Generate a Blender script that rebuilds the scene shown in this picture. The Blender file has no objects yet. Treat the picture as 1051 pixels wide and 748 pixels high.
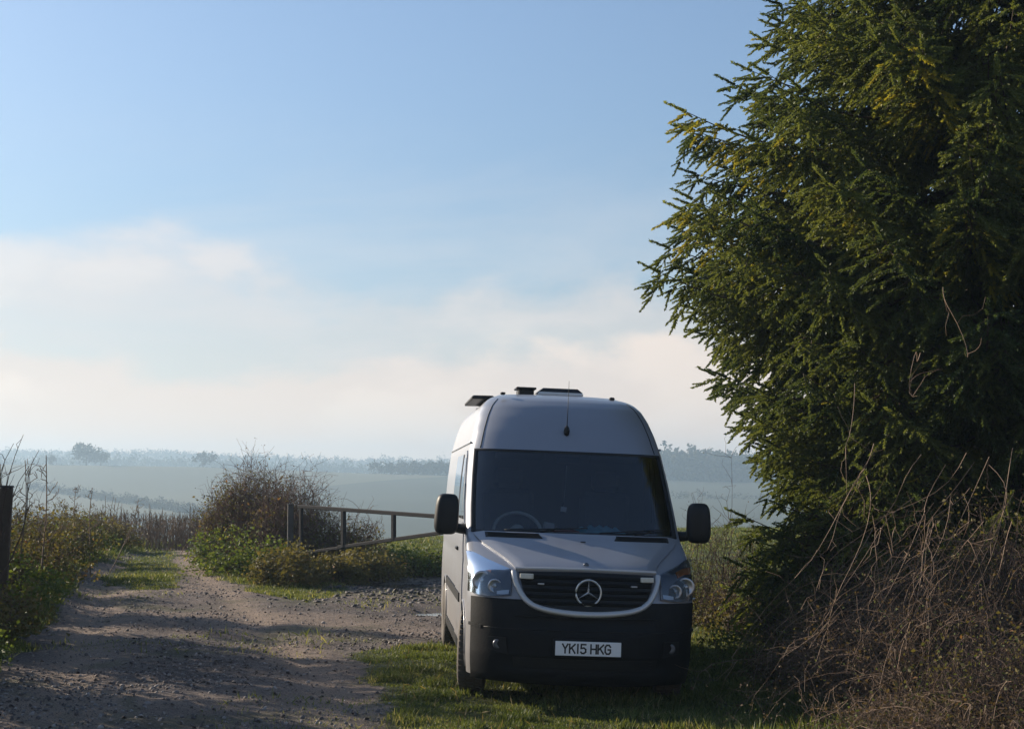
import bpy, math, random
import numpy as np
from mathutils import Matrix, Vector, Euler
R = math.radians
random.seed(5)
rng = np.random.default_rng(11)
SC = bpy.context.scene
COL = SC.collection

# ------------------------------------------------------------------ camera
FPX = 1560.0
CAMZ = 1.6
PITCH = math.atan(126 / FPX)
cd = bpy.data.cameras.new('camera')
cam = bpy.data.objects.new('camera', cd)
COL.objects.link(cam)
cam.location = (0, 0, CAMZ)
cam.rotation_euler = (R(90) + PITCH, 0, 0)
cd.sensor_width = 36
cd.lens = 36 * FPX / 1051
cd.clip_start = 0.1
cd.clip_end = 20000
SC.camera = cam

# ------------------------------------------------------------------ light
SUN_D = Vector((-0.85, 0.53, 0)).normalized()
SUN_EL = R(21)
sd = Vector((SUN_D.x * math.cos(SUN_EL), SUN_D.y * math.cos(SUN_EL), math.sin(SUN_EL)))
sl = bpy.data.lights.new('sun', 'SUN')
sl.energy = 5.0
sl.angle = R(0.53)
sl.color = (1.0, 0.86, 0.68)
sun = bpy.data.objects.new('sun', sl)
COL.objects.link(sun)
sun.rotation_euler = sd.to_track_quat('Z', 'Y').to_euler()

W = bpy.data.worlds.new('World')
SC.world = W
W.use_nodes = True
wn, wl = W.node_tree.nodes, W.node_tree.links
wn.clear()


class NT:
    """tiny helper to write node trees"""
    def __init__(s, tree):
        s.n, s.l = tree.nodes, tree.links

    def node(s, t, **k):
        n = s.n.new(t)
        for a, v in k.items():
            setattr(n, a, v)
        return n

    def put(s, sock, v):
        if isinstance(v, bpy.types.NodeSocket):
            s.l.new(v, sock)
        elif v is not None:
            sock.default_value = v

    def math(s, op, a, b=None, c=None, clamp=False):
        n = s.node('ShaderNodeMath', operation=op, use_clamp=clamp)
        s.put(n.inputs[0], a)
        if b is not None: s.put(n.inputs[1], b)
        if c is not None: s.put(n.inputs[2], c)
        return n.outputs[0]

    def vmath(s, op, a, b):
        n = s.node('ShaderNodeVectorMath', operation=op)
        s.put(n.inputs[0], a); s.put(n.inputs[1], b)
        return n.outputs[0]

    def smooth(s, v, lo, hi):
        n = s.node('ShaderNodeMapRange', interpolation_type='SMOOTHSTEP')
        s.put(n.inputs[0], v)
        n.inputs[1].default_value = lo
        n.inputs[2].default_value = hi
        return n.outputs[0]

    def mix(s, f, a, b, mode='MIX'):
        n = s.node('ShaderNodeMix', data_type='RGBA', blend_type=mode)
        s.put(n.inputs[0], f)
        s.put(n.inputs[6], a if isinstance(a, bpy.types.NodeSocket) else (*a, 1))
        s.put(n.inputs[7], b if isinstance(b, bpy.types.NodeSocket) else (*b, 1))
        return n.outputs[2]

    def noise(s, vec, scale, detail=4, rough=.55, dist=0.0):
        n = s.node('ShaderNodeTexNoise')
        s.put(n.inputs['Vector'], vec)
        n.inputs['Scale'].default_value = scale
        n.inputs['Detail'].default_value = detail
        n.inputs['Roughness'].default_value = rough
        n.inputs['Distortion'].default_value = dist
        return n.outputs[0]


w = NT(W.node_tree)
tc = w.node('ShaderNodeTexCoord').outputs['Generated']
sky = w.node('ShaderNodeTexSky', sky_type='NISHITA')
sky.sun_disc = False
sky.sun_elevation = SUN_EL
sky.sun_rotation = math.atan2(SUN_D.x, SUN_D.y)
sky.altitude = 150
sky.air_density = 1.0
sky.dust_density = 1.0
sky.ozone_density = 1.6
sep = w.node('ShaderNodeSeparateXYZ')
w.l.new(tc, sep.inputs[0])
zz = sep.outputs[2]
el = w.math('MAXIMUM', zz, 0.0)
# cloud coordinates: the direction laid on a flat deck overhead (bank of cumulus low over the horizon)
den = w.math('ADD', el, 0.10)
cx = w.math('DIVIDE', sep.outputs[0], den)
cy = w.math('DIVIDE', sep.outputs[1], den)
cmb = w.node('ShaderNodeCombineXYZ')
w.l.new(cx, cmb.inputs[0]); w.l.new(cy, cmb.inputs[1])
cv = w.vmath('ADD', cmb.outputs[0], (3.1, 1.7, 0.4))
wisp = w.noise(cv, 0.55, 7, .62, .6)
# cumulus bank: noise in direction space; the cloud top height wanders along the horizon
dv = w.vmath('MULTIPLY', tc, (1.0, 1.0, 1.9))
dv2 = w.vmath('ADD', dv, (5.3, 0.2, 2.2))
puff = w.noise(dv2, 7.0, 8, .55, .15)
puff2 = w.noise(dv2, 2.6, 3, .5, 0)
edge = w.math('ADD', w.math('MULTIPLY', w.math('SUBTRACT', puff, .5), .13),
              w.math('MULTIPLY', w.math('SUBTRACT', puff2, .5), .10))
top = w.math('SUBTRACT', w.math('ADD', edge, .103), el)
bank = w.smooth(top, -.006, .016)
bank2 = w.smooth(w.math('SUBTRACT', w.math('ADD', edge, .142), el), -.012, .02)
wm = w.math('MULTIPLY', w.smooth(wisp, .46, .74), w.math('SUBTRACT', 1, w.smooth(el, .10, .26)))
skyc = w.mix(w.smooth(el, .04, .34), (.52, .60, .68), (.76, .83, .92))
skyb = w.mix(1.0, sky.outputs[0], skyc, 'MULTIPLY')
SKYS = 0.095
cl_hi = (6.1, 4.95, 4.25)
cl_lo = (9.0, 5.8, 3.6)
cloudc = w.mix(w.smooth(el, .0, .10), cl_lo, cl_hi)
cloudc = w.mix(w.math('MULTIPLY', w.smooth(puff, .44, .60), .55), cloudc, (8.6, 6.6, 5.1))
f1 = w.math('MULTIPLY', bank2, .44)
f2 = w.math('MULTIPLY', bank, .72)
f3 = w.math('MULTIPLY', wm, .55)
skyb = w.mix(f3, skyb, (5.0, 4.9, 5.0))
skyb = w.mix(f1, skyb, cloudc)
skyb = w.mix(f2, skyb, cloudc)
bg = w.node('ShaderNodeBackground')
w.l.new(skyb, bg.inputs[0])
bg.inputs[1].default_value = SKYS
wo = w.node('ShaderNodeOutputWorld')
w.l.new(bg.outputs[0], wo.inputs[0])

vs = SC.view_settings
vs.view_transform = 'Standard'
vs.look = 'None'
vs.gamma = 1
vs.use_curve_mapping = False
vs.exposure = 0.75
cyc = SC.cycles
cyc.use_denoising = True
cyc.denoiser = 'OPENIMAGEDENOISE'
cyc.denoising_input_passes = 'RGB_ALBEDO_NORMAL'
cyc.max_bounces = 6
cyc.diffuse_bounces = 4
cyc.glossy_bounces = 3
cyc.transmission_bounces = 4
cyc.transparent_max_bounces = 8
cyc.volume_bounces = 1
cyc.caustics_reflective = False
cyc.caustics_refractive = False
cyc.use_adaptive_sampling = False


# ------------------------------------------------------------------ helpers
def ray(px, py):
    u, v = (px - 525.5) / FPX, (374 - py) / FPX
    c, s = math.cos(PITCH), math.sin(PITCH)
    return np.array([u, c - s * v, s + c * v])


def at(px, py, Y):
    """the place at distance Y ahead that is seen in direction px, py"""
    d = ray(px, py)
    return np.array([0, 0, CAMZ]) + d * (Y / d[1])


def sstep(a, b, x):
    t = np.clip((np.asarray(x, float) - a) / (b - a), 0, 1)
    return t * t * (3 - 2 * t)


def snoise(x, y, s, seed=0):
    """cheap smooth noise in -1..1"""
    r = np.random.default_rng(seed)
    v = 0
    for k in range(5):
        a = r.uniform(0, 6.28); p = r.uniform(0, 6.28); f = s * r.uniform(.6, 1.7)
        v = v + np.sin((x * math.cos(a) + y * math.sin(a)) * f + p + 1.3 * np.sin((x * math.sin(a) - y * math.cos(a)) * f * .7 + p * 2))
    return v / 3.2


_rk = np.array([0, 42, 60, 120, 260, 420, 700, 900, 980, 1080, 1280, 1420, 1750, 2150, 7000.])


def T(x, y):
    x = np.asarray(x, float); y = np.asarray(y, float)
    yy = np.maximum(y, 1.0)
    az = np.clip(525 + FPX * x / yy, -900, 2000)
    ridge = np.interp(az, [-400, 0, 110, 400, 750, 1400], [15, 15.4, 14.6, 11, 6, 4])
    far = np.interp(az, [-400, 0, 200, 330, 450, 750, 1400], [38, 37, 35, 31, 27, 27, 29])
    rid2 = np.interp(az, [-400, 0, 200, 330, 450, 750, 1400], [19, 20, 19, 17, 13, 11, 12]) + snoise(az, az * 0, .016, 12) * 2.6
    q = y - 20 * sstep(-6, 1, x)
    def prof(q):
        zk = [0, 0, -.9, -6, -15, -15, -2, None, None, 0, None, 9, None, None, 30]
        out = np.zeros_like(q)
        for i in range(len(_rk) - 1):
            def val(j):
                if zk[j] is not None: return zk[j]
                return {7: ridge, 8: ridge - 1.5, 10: rid2, 12: far, 13: far - 4}[j]
            t = np.clip((q - _rk[i]) / (_rk[i + 1] - _rk[i]), 0, 1)
            m = (q >= _rk[i]) & (q < _rk[i + 1])
            out = np.where(m, val(i) + (val(i + 1) - val(i)) * t, out)
        return np.where(q < 0, 0, np.where(q >= _rk[-1], 30, out))
    z = (prof(q - 4 - q * .02) + prof(q) * 2 + prof(q + 4 + q * .02)) / 4
    # gentle fall to the right of the lane, where the van stands
    z = z - np.clip(.135 + .03 * x, 0, .30) * (1 - sstep(26, 38, y)) * sstep(-8, 0, y)
    xl = -4.2 - np.clip(y - 12.5, 0, 27) * .19
    z = z + .34 * sstep(0, 1.8, xl - x) * (1 - sstep(36, 44, y))
    z = z + .25 * sstep(3.2, 5.2, x) * (1 - sstep(22, 34, y))
    z = z + (snoise(az, az * 0, .012, 8) * 3.0 + snoise(az, az * 0, .035, 9) * 1.2) * sstep(1100, 1700, y)
    nr = np.hypot(x, y)
    z = z + snoise(x, y, 1.1, 3) * .018 * (nr < 90) + snoise(x, y, 3.4, 4) * .011 * (nr < 60) + (snoise(x, y, 8, 14) * .011 + snoise(x, y, 17, 15) * .006) * (nr < 40)
    z = z + snoise(x, y, .02, 6) * np.clip((nr - 150) / 800, 0, 1) * 1.2
    # hollows holding water by the gate
    for (hx, hy, ax, ay) in PUD:
        d = ((x - hx) / ax) ** 2 + ((y - hy) / ay) ** 2
        z = z - .10 * np.exp(-d * 1.2)
    # wheel ruts
    for off, dep in ((RUTA, .03), (RUTB, .035)):
        rx = np.interp(y, off[1], off[0])
        z = z - dep * np.exp(-((x - rx) / .22) ** 2) * (1 - sstep(38, 42, y)) * sstep(3, 7, y)
    return z


def gp(px, py):
    """ground (level) place seen at px, py"""
    d = ray(px, py)
    t = -CAMZ / d[2]
    return np.array([d[0] * t, d[1] * t])


def _line(pts):
    g = sorted([tuple(gp(*p)) for p in pts], key=lambda a: a[1])
    return ([a[0] for a in g], [a[1] for a in g])


PUD = [(-1.75, 26.3, .9, .8), (-1.2, 21.0, .55, .30), (-2.6, 26.6, .5, .5)]
RUTA = _line([(60, 730), (95, 640), (110, 600), (130, 580), (160, 566)])
RUTB = _line([(420, 745), (330, 690), (270, 640), (225, 605), (190, 582), (186, 566)])


def np_mesh(name, V, F, mat, parent=None, smooth=False, attrs=None):
    V = np.ascontiguousarray(V, dtype=np.float32)
    F = np.ascontiguousarray(F, dtype=np.int32)
    me = bpy.data.meshes.new(name)
    k = F.shape[1]
    me.vertices.add(len(V)); me.vertices.foreach_set('co', V.ravel())
    me.loops.add(F.size); me.loops.foreach_set('vertex_index', F.ravel())
    me.polygons.add(len(F)); me.polygons.foreach_set('loop_start', np.arange(0, F.size, k, dtype=np.int32))
    if smooth:
        me.polygons.foreach_set('use_smooth', np.ones(len(F), dtype=bool))
    for an, av in (attrs or {}).items():
        a = me.attributes.new(an, 'FLOAT', 'POINT')
        a.data.foreach_set('value', np.ascontiguousarray(av, dtype=np.float32))
    me.update(calc_edges=True)
    me.validate()
    if mat: me.materials.append(mat)
    o = bpy.data.objects.new(name, me)
    COL.objects.link(o)
    if parent: o.parent = parent
    return o


class MB:
    """collects shapes (triangles and quads kept as quads) into one mesh"""
    def __init__(s):
        s.V = []; s.F = []; s.n = 0; s.S = []; s.A = []

    def add(s, V, F, sm=True, a=None):
        V = np.asarray(V, float)
        s.V.append(V)
        s.A.append(np.full(len(V), 0.5) if a is None else np.broadcast_to(a, (len(V),)))
        for f in F:
            s.F.append([int(i) + s.n for i in f]); s.S.append(sm)
        s.n += len(V)
        return s

    def box(s, c, d, rot=None, bev=0.0):
        c = np.array(c, float); d = np.array(d, float) / 2
        if bev > 0:
            b = min(bev, *(d * .98))
            V = []
            idx = {}
            for sx in (-1, 1):
                for sy in (-1, 1):
                    for sz in (-1, 1):
                        sg = np.array([sx, sy, sz])
                        for ax in range(3):
                            v = sg * (d - b); v[ax] = sg[ax] * d[ax]
                            idx[(sx, sy, sz, ax)] = len(V); V.append(v)
            F = []
            for ax in range(3):
                a1, a2 = [(1, 2), (2, 0), (0, 1)][ax]
                for sg in (-1, 1):
                    q = []
                    for (p, r) in ((-1, -1), (1, -1), (1, 1), (-1, 1)):
                        k = [0, 0, 0]; k[ax] = sg; k[a1] = p; k[a2] = r
                        q.append(idx[(*k, ax)])
                    F.append(q if sg > 0 else q[::-1])
                # edges along axis ax
                for p in (-1, 1):
                    for r in (-1, 1):
                        k0 = [0, 0, 0]; k0[a1] = p; k0[a2] = r
                        lo = list(k0); lo[ax] = -1; hi = list(k0); hi[ax] = 1
                        q = [idx[(*lo, a1)], idx[(*hi, a1)], idx[(*hi, a2)], idx[(*lo, a2)]]
                        F.append(q if p * r < 0 else q[::-1])
            for sx in (-1, 1):
                for sy in (-1, 1):
                    for sz in (-1, 1):
                        t = [idx[(sx, sy, sz, a)] for a in range(3)]
                        F.append(t if sx * sy * sz > 0 else t[::-1])
            V = np.array(V)
        else:
            V = np.array([[sx * d[0], sy * d[1], sz * d[2]] for sx in (-1, 1) for sy in (-1, 1) for sz in (-1, 1)])
            F = [(0, 1, 3, 2), (4, 6, 7, 5), (0, 4, 5, 1), (2, 3, 7, 6), (0, 2, 6, 4), (1, 5, 7, 3)]
        if rot is not None:
            V = V @ np.array(Euler(rot).to_matrix()).T
        return s.add(V + c, F, False)

    def tube(s, P, r, sides=5, cap=True, a=None):
        P = np.asarray(P, float); n = len(P)
        r = np.broadcast_to(np.asarray(r, float), (n,))
        Tn = np.gradient(P, axis=0)
        Tn /= np.linalg.norm(Tn, axis=1, keepdims=True) + 1e-9
        ref = np.array([0, 0, 1.]) if abs(Tn[:, 2]).mean() < .85 else np.array([1., 0, 0])
        A = np.cross(Tn, ref); A /= np.linalg.norm(A, axis=1, keepdims=True) + 1e-9
        B = np.cross(Tn, A)
        th = np.arange(sides) * 2 * math.pi / sides
        V = P[:, None] + r[:, None, None] * (np.cos(th)[None, :, None] * A[:, None] + np.sin(th)[None, :, None] * B[:, None])
        V = V.reshape(-1, 3)
        F = []
        for i in range(n - 1):
            for j in range(sides):
                k = (j + 1) % sides
                F.append((i * sides + j, i * sides + k, (i + 1) * sides + k, (i + 1) * sides + j))
        if cap:
            F.append(tuple(range(sides))[::-1]); F.append(tuple((n - 1) * sides + j for j in range(sides)))
        return s.add(V, F, True, a)

    def lathe(s, prof, c, axis='x', seg=32):
        """prof: list of (along axis, radius)"""
        prof = np.array(prof, float); n = len(prof)
        th = np.arange(seg) * 2 * math.pi / seg
        V = np.zeros((n, seg, 3))
        ct, st = np.cos(th), np.sin(th)
        if axis == 'x':
            V[..., 0] = prof[:, 0:1]; V[..., 1] = prof[:, 1:2] * ct; V[..., 2] = prof[:, 1:2] * st
        elif axis == 'y':
            V[..., 1] = prof[:, 0:1]; V[..., 0] = prof[:, 1:2] * ct; V[..., 2] = prof[:, 1:2] * st
        else:
            V[..., 2] = prof[:, 0:1]; V[..., 0] = prof[:, 1:2] * ct; V[..., 1] = prof[:, 1:2] * st
        F = []
        for i in range(n - 1):
            for j in range(seg):
                k = (j + 1) % seg
                F.append((i * seg + j, i * seg + k, (i + 1) * seg + k, (i + 1) * seg + j))
        return s.add(V.reshape(-1, 3) + np.array(c), F, True)

    def build(s, name, mat, parent=None):
        me = bpy.data.meshes.new(name)
        V = np.concatenate(s.V)
        me.from_pydata(V.tolist(), [], s.F)
        me.polygons.foreach_set('use_smooth', s.S)
        a = me.attributes.new('rnd', 'FLOAT', 'POINT')
        a.data.foreach_set('value', np.concatenate(s.A).astype(np.float32))
        me.update()
        me.materials.append(mat)
        o = bpy.data.objects.new(name, me)
        COL.objects.link(o)
        if parent: o.parent = parent
        return o


class QB:
    """fast tube collector: many thin stems as one quad mesh (numpy only)"""
    def __init__(s, sides=3):
        s.V = []; s.F = []; s.A = []; s.n = 0; s.k = sides

    def tube(s, P, r, a=.5):
        P = np.asarray(P, float); n = len(P); k = s.k
        r = np.broadcast_to(np.asarray(r, float), (n,))
        Tn = np.gradient(P, axis=0)
        Tn /= np.linalg.norm(Tn, axis=1, keepdims=True) + 1e-9
        ref = np.array([.3, .2, .93]) if abs(Tn[:, 2]).mean() < .8 else np.array([1., .1, 0])
        A = np.cross(Tn, ref); A /= np.linalg.norm(A, axis=1, keepdims=True) + 1e-9
        B = np.cross(Tn, A)
        th = np.arange(k) * 2 * math.pi / k
        V = P[:, None] + r[:, None, None] * (np.cos(th)[None, :, None] * A[:, None] + np.sin(th)[None, :, None] * B[:, None])
        i = np.arange(n - 1)[:, None] * k; j = np.arange(k)[None]
        j2 = (j + 1) % k
        F = np.stack([i + j, i + j2, i + k + j2, i + k + j], -1).reshape(-1, 4) + s.n
        s.V.append(V.reshape(-1, 3)); s.F.append(F); s.A.append(np.full(n * k, a)); s.n += n * k

    def build(s, name, mat, parent=None):
        return np_mesh(name, np.concatenate(s.V), np.concatenate(s.F), mat, parent, True, {'rnd': np.concatenate(s.A)})


def scatter(tV, tF, loc, X, Z, size, rnd):
    """copies of a template: X/Z direction frames (N,3), size (N,) or (N,3)"""
    X = X / (np.linalg.norm(X, axis=1, keepdims=True) + 1e-9)
    Y = np.cross(Z, X); Y /= np.linalg.norm(Y, axis=1, keepdims=True) + 1e-9
    Z = np.cross(X, Y)
    size = np.asarray(size, float)
    if size.ndim == 1: size = np.repeat(size[:, None], 3, 1)
    tV = np.asarray(tV, float)
    V = loc[:, None] + (tV[None, :, 0:1] * size[:, None, 0:1]) * X[:, None] + (tV[None, :, 1:2] * size[:, None, 1:2]) * Y[:, None] + (tV[None, :, 2:3] * size[:, None, 2:3]) * Z[:, None]
    F = np.asarray(tF)[None] + (np.arange(len(loc)) * len(tV))[:, None, None]
    return V.reshape(-1, 3), F.reshape(-1, np.asarray(tF).shape[1]), np.repeat(rnd, len(tV))


def unit(n, g=rng):
    v = g.normal(size=(n, 3))
    return v / np.linalg.norm(v, axis=1, keepdims=True)


def empty(name, loc, rot=(0, 0, 0)):
    o = bpy.data.objects.new(name, None)
    COL.objects.link(o)
    o.location = loc; o.rotation_euler = rot
    o.empty_display_size = .2
    return o


def tag(o, label=None, cat=None, group=None, kind=None):
    if label: o['label'] = label
    if cat: o['category'] = cat
    if group: o['group'] = group
    if kind: o['kind'] = kind
    return o


# ------------------------------------------------------------------ materials
def mat_new(name):
    m = bpy.data.materials.new(name)
    m.use_nodes = True
    m.node_tree.nodes.clear()
    t = NT(m.node_tree)
    out = t.node('ShaderNodeOutputMaterial')
    return m, t, out


def principled(name, col, rough=.5, metal=0, var=.12, vscale=6, bump=0, bscale=40, coat=0, spec=.5, dirt=None):
    m, t, out = mat_new(name)
    p = t.node('ShaderNodeBsdfPrincipled')
    tc = t.node('ShaderNodeTexCoord').outputs['Object']
    n = t.noise(tc, vscale, 5)
    c = t.mix(n, tuple(x * (1 - var) for x in col), tuple(min(1, x * (1 + var)) for x in col))
    rr = t.math('ADD', rough - .06, t.math('MULTIPLY', n, .12))
    if dirt:
        sp = t.node('ShaderNodeSeparateXYZ'); t.l.new(tc, sp.inputs[0])
        n2 = t.noise(tc, 3.5, 8, .7)
        lo = t.math('SUBTRACT', 1, t.smooth(t.math('ADD', sp.outputs[2], t.math('MULTIPLY', t.math('SUBTRACT', n2, .5), .9)), .35, 1.15))
        f = t.math('MULTIPLY', lo, dirt)
        sp2 = t.math('MULTIPLY', t.smooth(n2, .5, .8), .12)
        f = t.math('MAXIMUM', f, sp2)
        c = t.mix(f, c, (.17, .145, .12))
        rr = t.math('MAXIMUM', rr, t.math('MULTIPLY', f, .85))
        t.put(p.inputs['Metallic'], t.math('MULTIPLY', metal, t.math('SUBTRACT', 1, f)))
    else:
        p.inputs['Metallic'].default_value = metal
    t.l.new(c, p.inputs['Base Color'])
    t.l.new(rr, p.inputs['Roughness'])
    p.inputs['Coat Weight'].default_value = coat
    p.inputs['Coat Roughness'].default_value = .12
    p.inputs['Specular IOR Level'].default_value = spec
    if bump:
        b = t.node('ShaderNodeBump'); b.inputs['Strength'].default_value = bump; b.inputs['Distance'].default_value = .01
        t.l.new(t.noise(tc, bscale, 6, .6), b.inputs['Height']); t.l.new(b.outputs[0], p.inputs['Normal'])
    t.l.new(p.outputs[0], out.inputs[0])
    return m


def leafmat(name, ca, cb, cc=None, trans=.35, rough=.6, spec=.18):
    """leaf/needle surface: every leaf has its own tone between ca and cb, a few cc"""
    m, t, out = mat_new(name)
    a = t.node('ShaderNodeAttribute', attribute_name='rnd').outputs['Fac']
    c = t.mix(a, ca, cb)
    if cc: c = t.mix(t.smooth(a, .86, .93), c, cc)
    p = t.node('ShaderNodeBsdfPrincipled')
    t.l.new(c, p.inputs['Base Color']); p.inputs['Roughness'].default_value = rough
    p.inputs['Specular IOR Level'].default_value = spec
    tr = t.node('ShaderNodeBsdfTranslucent')
    tcx = t.mix(1.0, c, (1.35, 1.25, .55), 'MULTIPLY')
    t.l.new(tcx, tr.inputs[0])
    mx = t.node('ShaderNodeMixShader'); mx.inputs[0].default_value = trans
    t.l.new(p.outputs[0], mx.inputs[1]); t.l.new(tr.outputs[0], mx.inputs[2])
    t.l.new(mx.outputs[0], out.inputs[0])
    return m


def barkmat(name, ca, cb, rough=.85, spec=.25):
    m, t, out = mat_new(name)
    a = t.node('ShaderNodeAttribute', attribute_name='rnd').outputs['Fac']
    tc = t.node('ShaderNodeTexCoord').outputs['Object']
    c = t.mix(t.math('MULTIPLY_ADD', t.noise(tc, 14, 4), .5, t.math('MULTIPLY', a, .5)), ca, cb)
    p = t.node('ShaderNodeBsdfPrincipled')
    t.l.new(c, p.inputs['Base Color']); p.inputs['Roughness'].default_value = rough
    p.inputs['Specular IOR Level'].default_value = spec
    t.l.new(p.outputs[0], out.inputs[0])
    return m


def glassmat(name, tint, fac=.06, rough=.02):
    m, t, out = mat_new(name)
    tr = t.node('ShaderNodeBsdfTransparent'); tr.inputs[0].default_value = (*tint, 1)
    gl = t.node('ShaderNodeBsdfGlossy'); gl.inputs[1].default_value = rough; gl.inputs[0].default_value = (.95, .97, 1, 1)
    fr = t.node('ShaderNodeFresnel'); fr.inputs[0].default_value = 1.5
    f = t.math('ADD', fr.outputs[0], fac, clamp=True)
    mx = t.node('ShaderNodeMixShader')
    t.l.new(f, mx.inputs[0]); t.l.new(tr.outputs[0], mx.inputs[1]); t.l.new(gl.outputs[0], mx.inputs[2])
    t.l.new(mx.outputs[0], out.inputs[0])
    return m


M = {}
M['paint'] = principled('silver_paint', (.28, .295, .335), .44, .35, .05, 3, coat=.4, dirt=.55)
M['plastic'] = principled('grey_plastic', (.006, .007, .009), .6, 0, .25, 5, .2, 60, spec=.18)
M['black'] = principled('black_plastic', (.007, .008, .010), .5, 0, .2, 8, spec=.3)
M['rubber'] = principled('tyre_rubber', (.022, .021, .021), .85, 0, .4, 10, .4, 50, dirt=.5)
M['rim'] = principled('steel_rim', (.22, .22, .23), .45, .7, .2, 10, dirt=.5)
M['chrome'] = principled('bright_trim', (.62, .62, .62), .28, .8, .08, 8)
M['lightgrey'] = principled('grille_surround', (.50, .50, .50), .40, .35, .06, 8)
M['reflector'] = principled('lamp_reflector', (.40, .42, .46), .32, .8, .15, 12)
M['housing'] = principled('lamp_housing', (.09, .10, .12), .35, .5, .2, 12)
M['amber'] = principled('amber_lens', (.42, .14, .05), .25, 0, .15, 12)
M['windscreen'] = glassmat('windscreen_glass', (.58, .64, .70), .05)
M['sideglass'] = glassmat('side_glass', (.10, .11, .12), .30)
M['doorglass'] = glassmat('door_glass', (.62, .66, .66), .12)
M['lens'] = glassmat('lamp_lens', (.86, .88, .90), .0, .08)
M['seat'] = principled('seat_fabric', (.045, .046, .052), .9, 0, .2, 20)
M['dash'] = principled('dashboard_plastic', (.035, .035, .038), .7, 0, .2, 14, .2)
M['wheelrim'] = principled('steering_leather', (.50, .46, .36), .4, 0, .2, 14)
M['cloth'] = principled('teal_cloth', (.10, .34, .38), .9, 0, .3, 18)
M['paper'] = principled('pale_paper', (.55, .50, .44), .8, 0, .15, 18)
M['red'] = principled('red_card', (.45, .12, .08), .7, 0, .15, 18)
M['plate'] = principled('white_plate', (.78, .79, .80), .35, 0, .05, 20)
M['ink'] = principled('black_lettering', (.01, .01, .011), .5)
M['solar'] = principled('solar_cells', (.02, .025, .05), .15, .2, .2, 30)
M['white'] = principled('white_plastic', (.68, .68, .66), .45, 0, .06, 10)
M['bulkhead'] = principled('bulkhead_grey', (.02, .021, .024), .9)
M['strobe'] = principled('strobe_lens', (.62, .60, .52), .3, 0, .2, 50)
M['steel'] = principled('rusty_steel', (.045, .042, .042), .8, 0, .35, 12, .3, 60, spec=.15)
M['galv'] = principled('weathered_post', (.07, .065, .062), .75, 0, .3, 9, .5, 40)
M['barkdark'] = barkmat('spruce_bark', (.035, .025, .02), (.12, .09, .065))
M['twig'] = barkmat('hedge_twig', (.085, .050, .04), (.20, .13, .10))
M['twigdark'] = barkmat('dark_twig', (.05, .035, .03), (.13, .09, .07))
M['cane'] = barkmat('dry_cane', (.065, .036, .026), (.36, .25, .165), .65, .3)
M['stalk'] = barkmat('dry_stalk', (.10, .07, .055), (.26, .19, .13))
M['needle'] = leafmat('spruce_needles', (.055, .085, .036), (.20, .225, .065), (.33, .30, .05), .38, .5)
M['leaf'] = leafmat('bramble_leaf', (.055, .095, .022), (.15, .19, .045), (.26, .22, .06), .38)
M['leafbrown'] = leafmat('dead_leaf', (.060, .042, .030), (.16, .115, .07), (.12, .15, .05), .30, .7)
M['leafmix'] = leafmat('hedge_leaf', (.08, .085, .03), (.19, .155, .065), (.24, .13, .06), .35, .65)
M['grass'] = leafmat('grass_blade', (.065, .095, .028), (.21, .235, .075), (.36, .33, .17), .40, .5)
M['fargrass'] = leafmat('dry_grass_blade', (.12, .10, .045), (.26, .21, .11), (.32, .27, .15), .35, .7)
M['fartree'] = leafmat('distant_foliage', (.035, .038, .024), (.075, .07, .045), None, .15, .8, .1)


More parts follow.
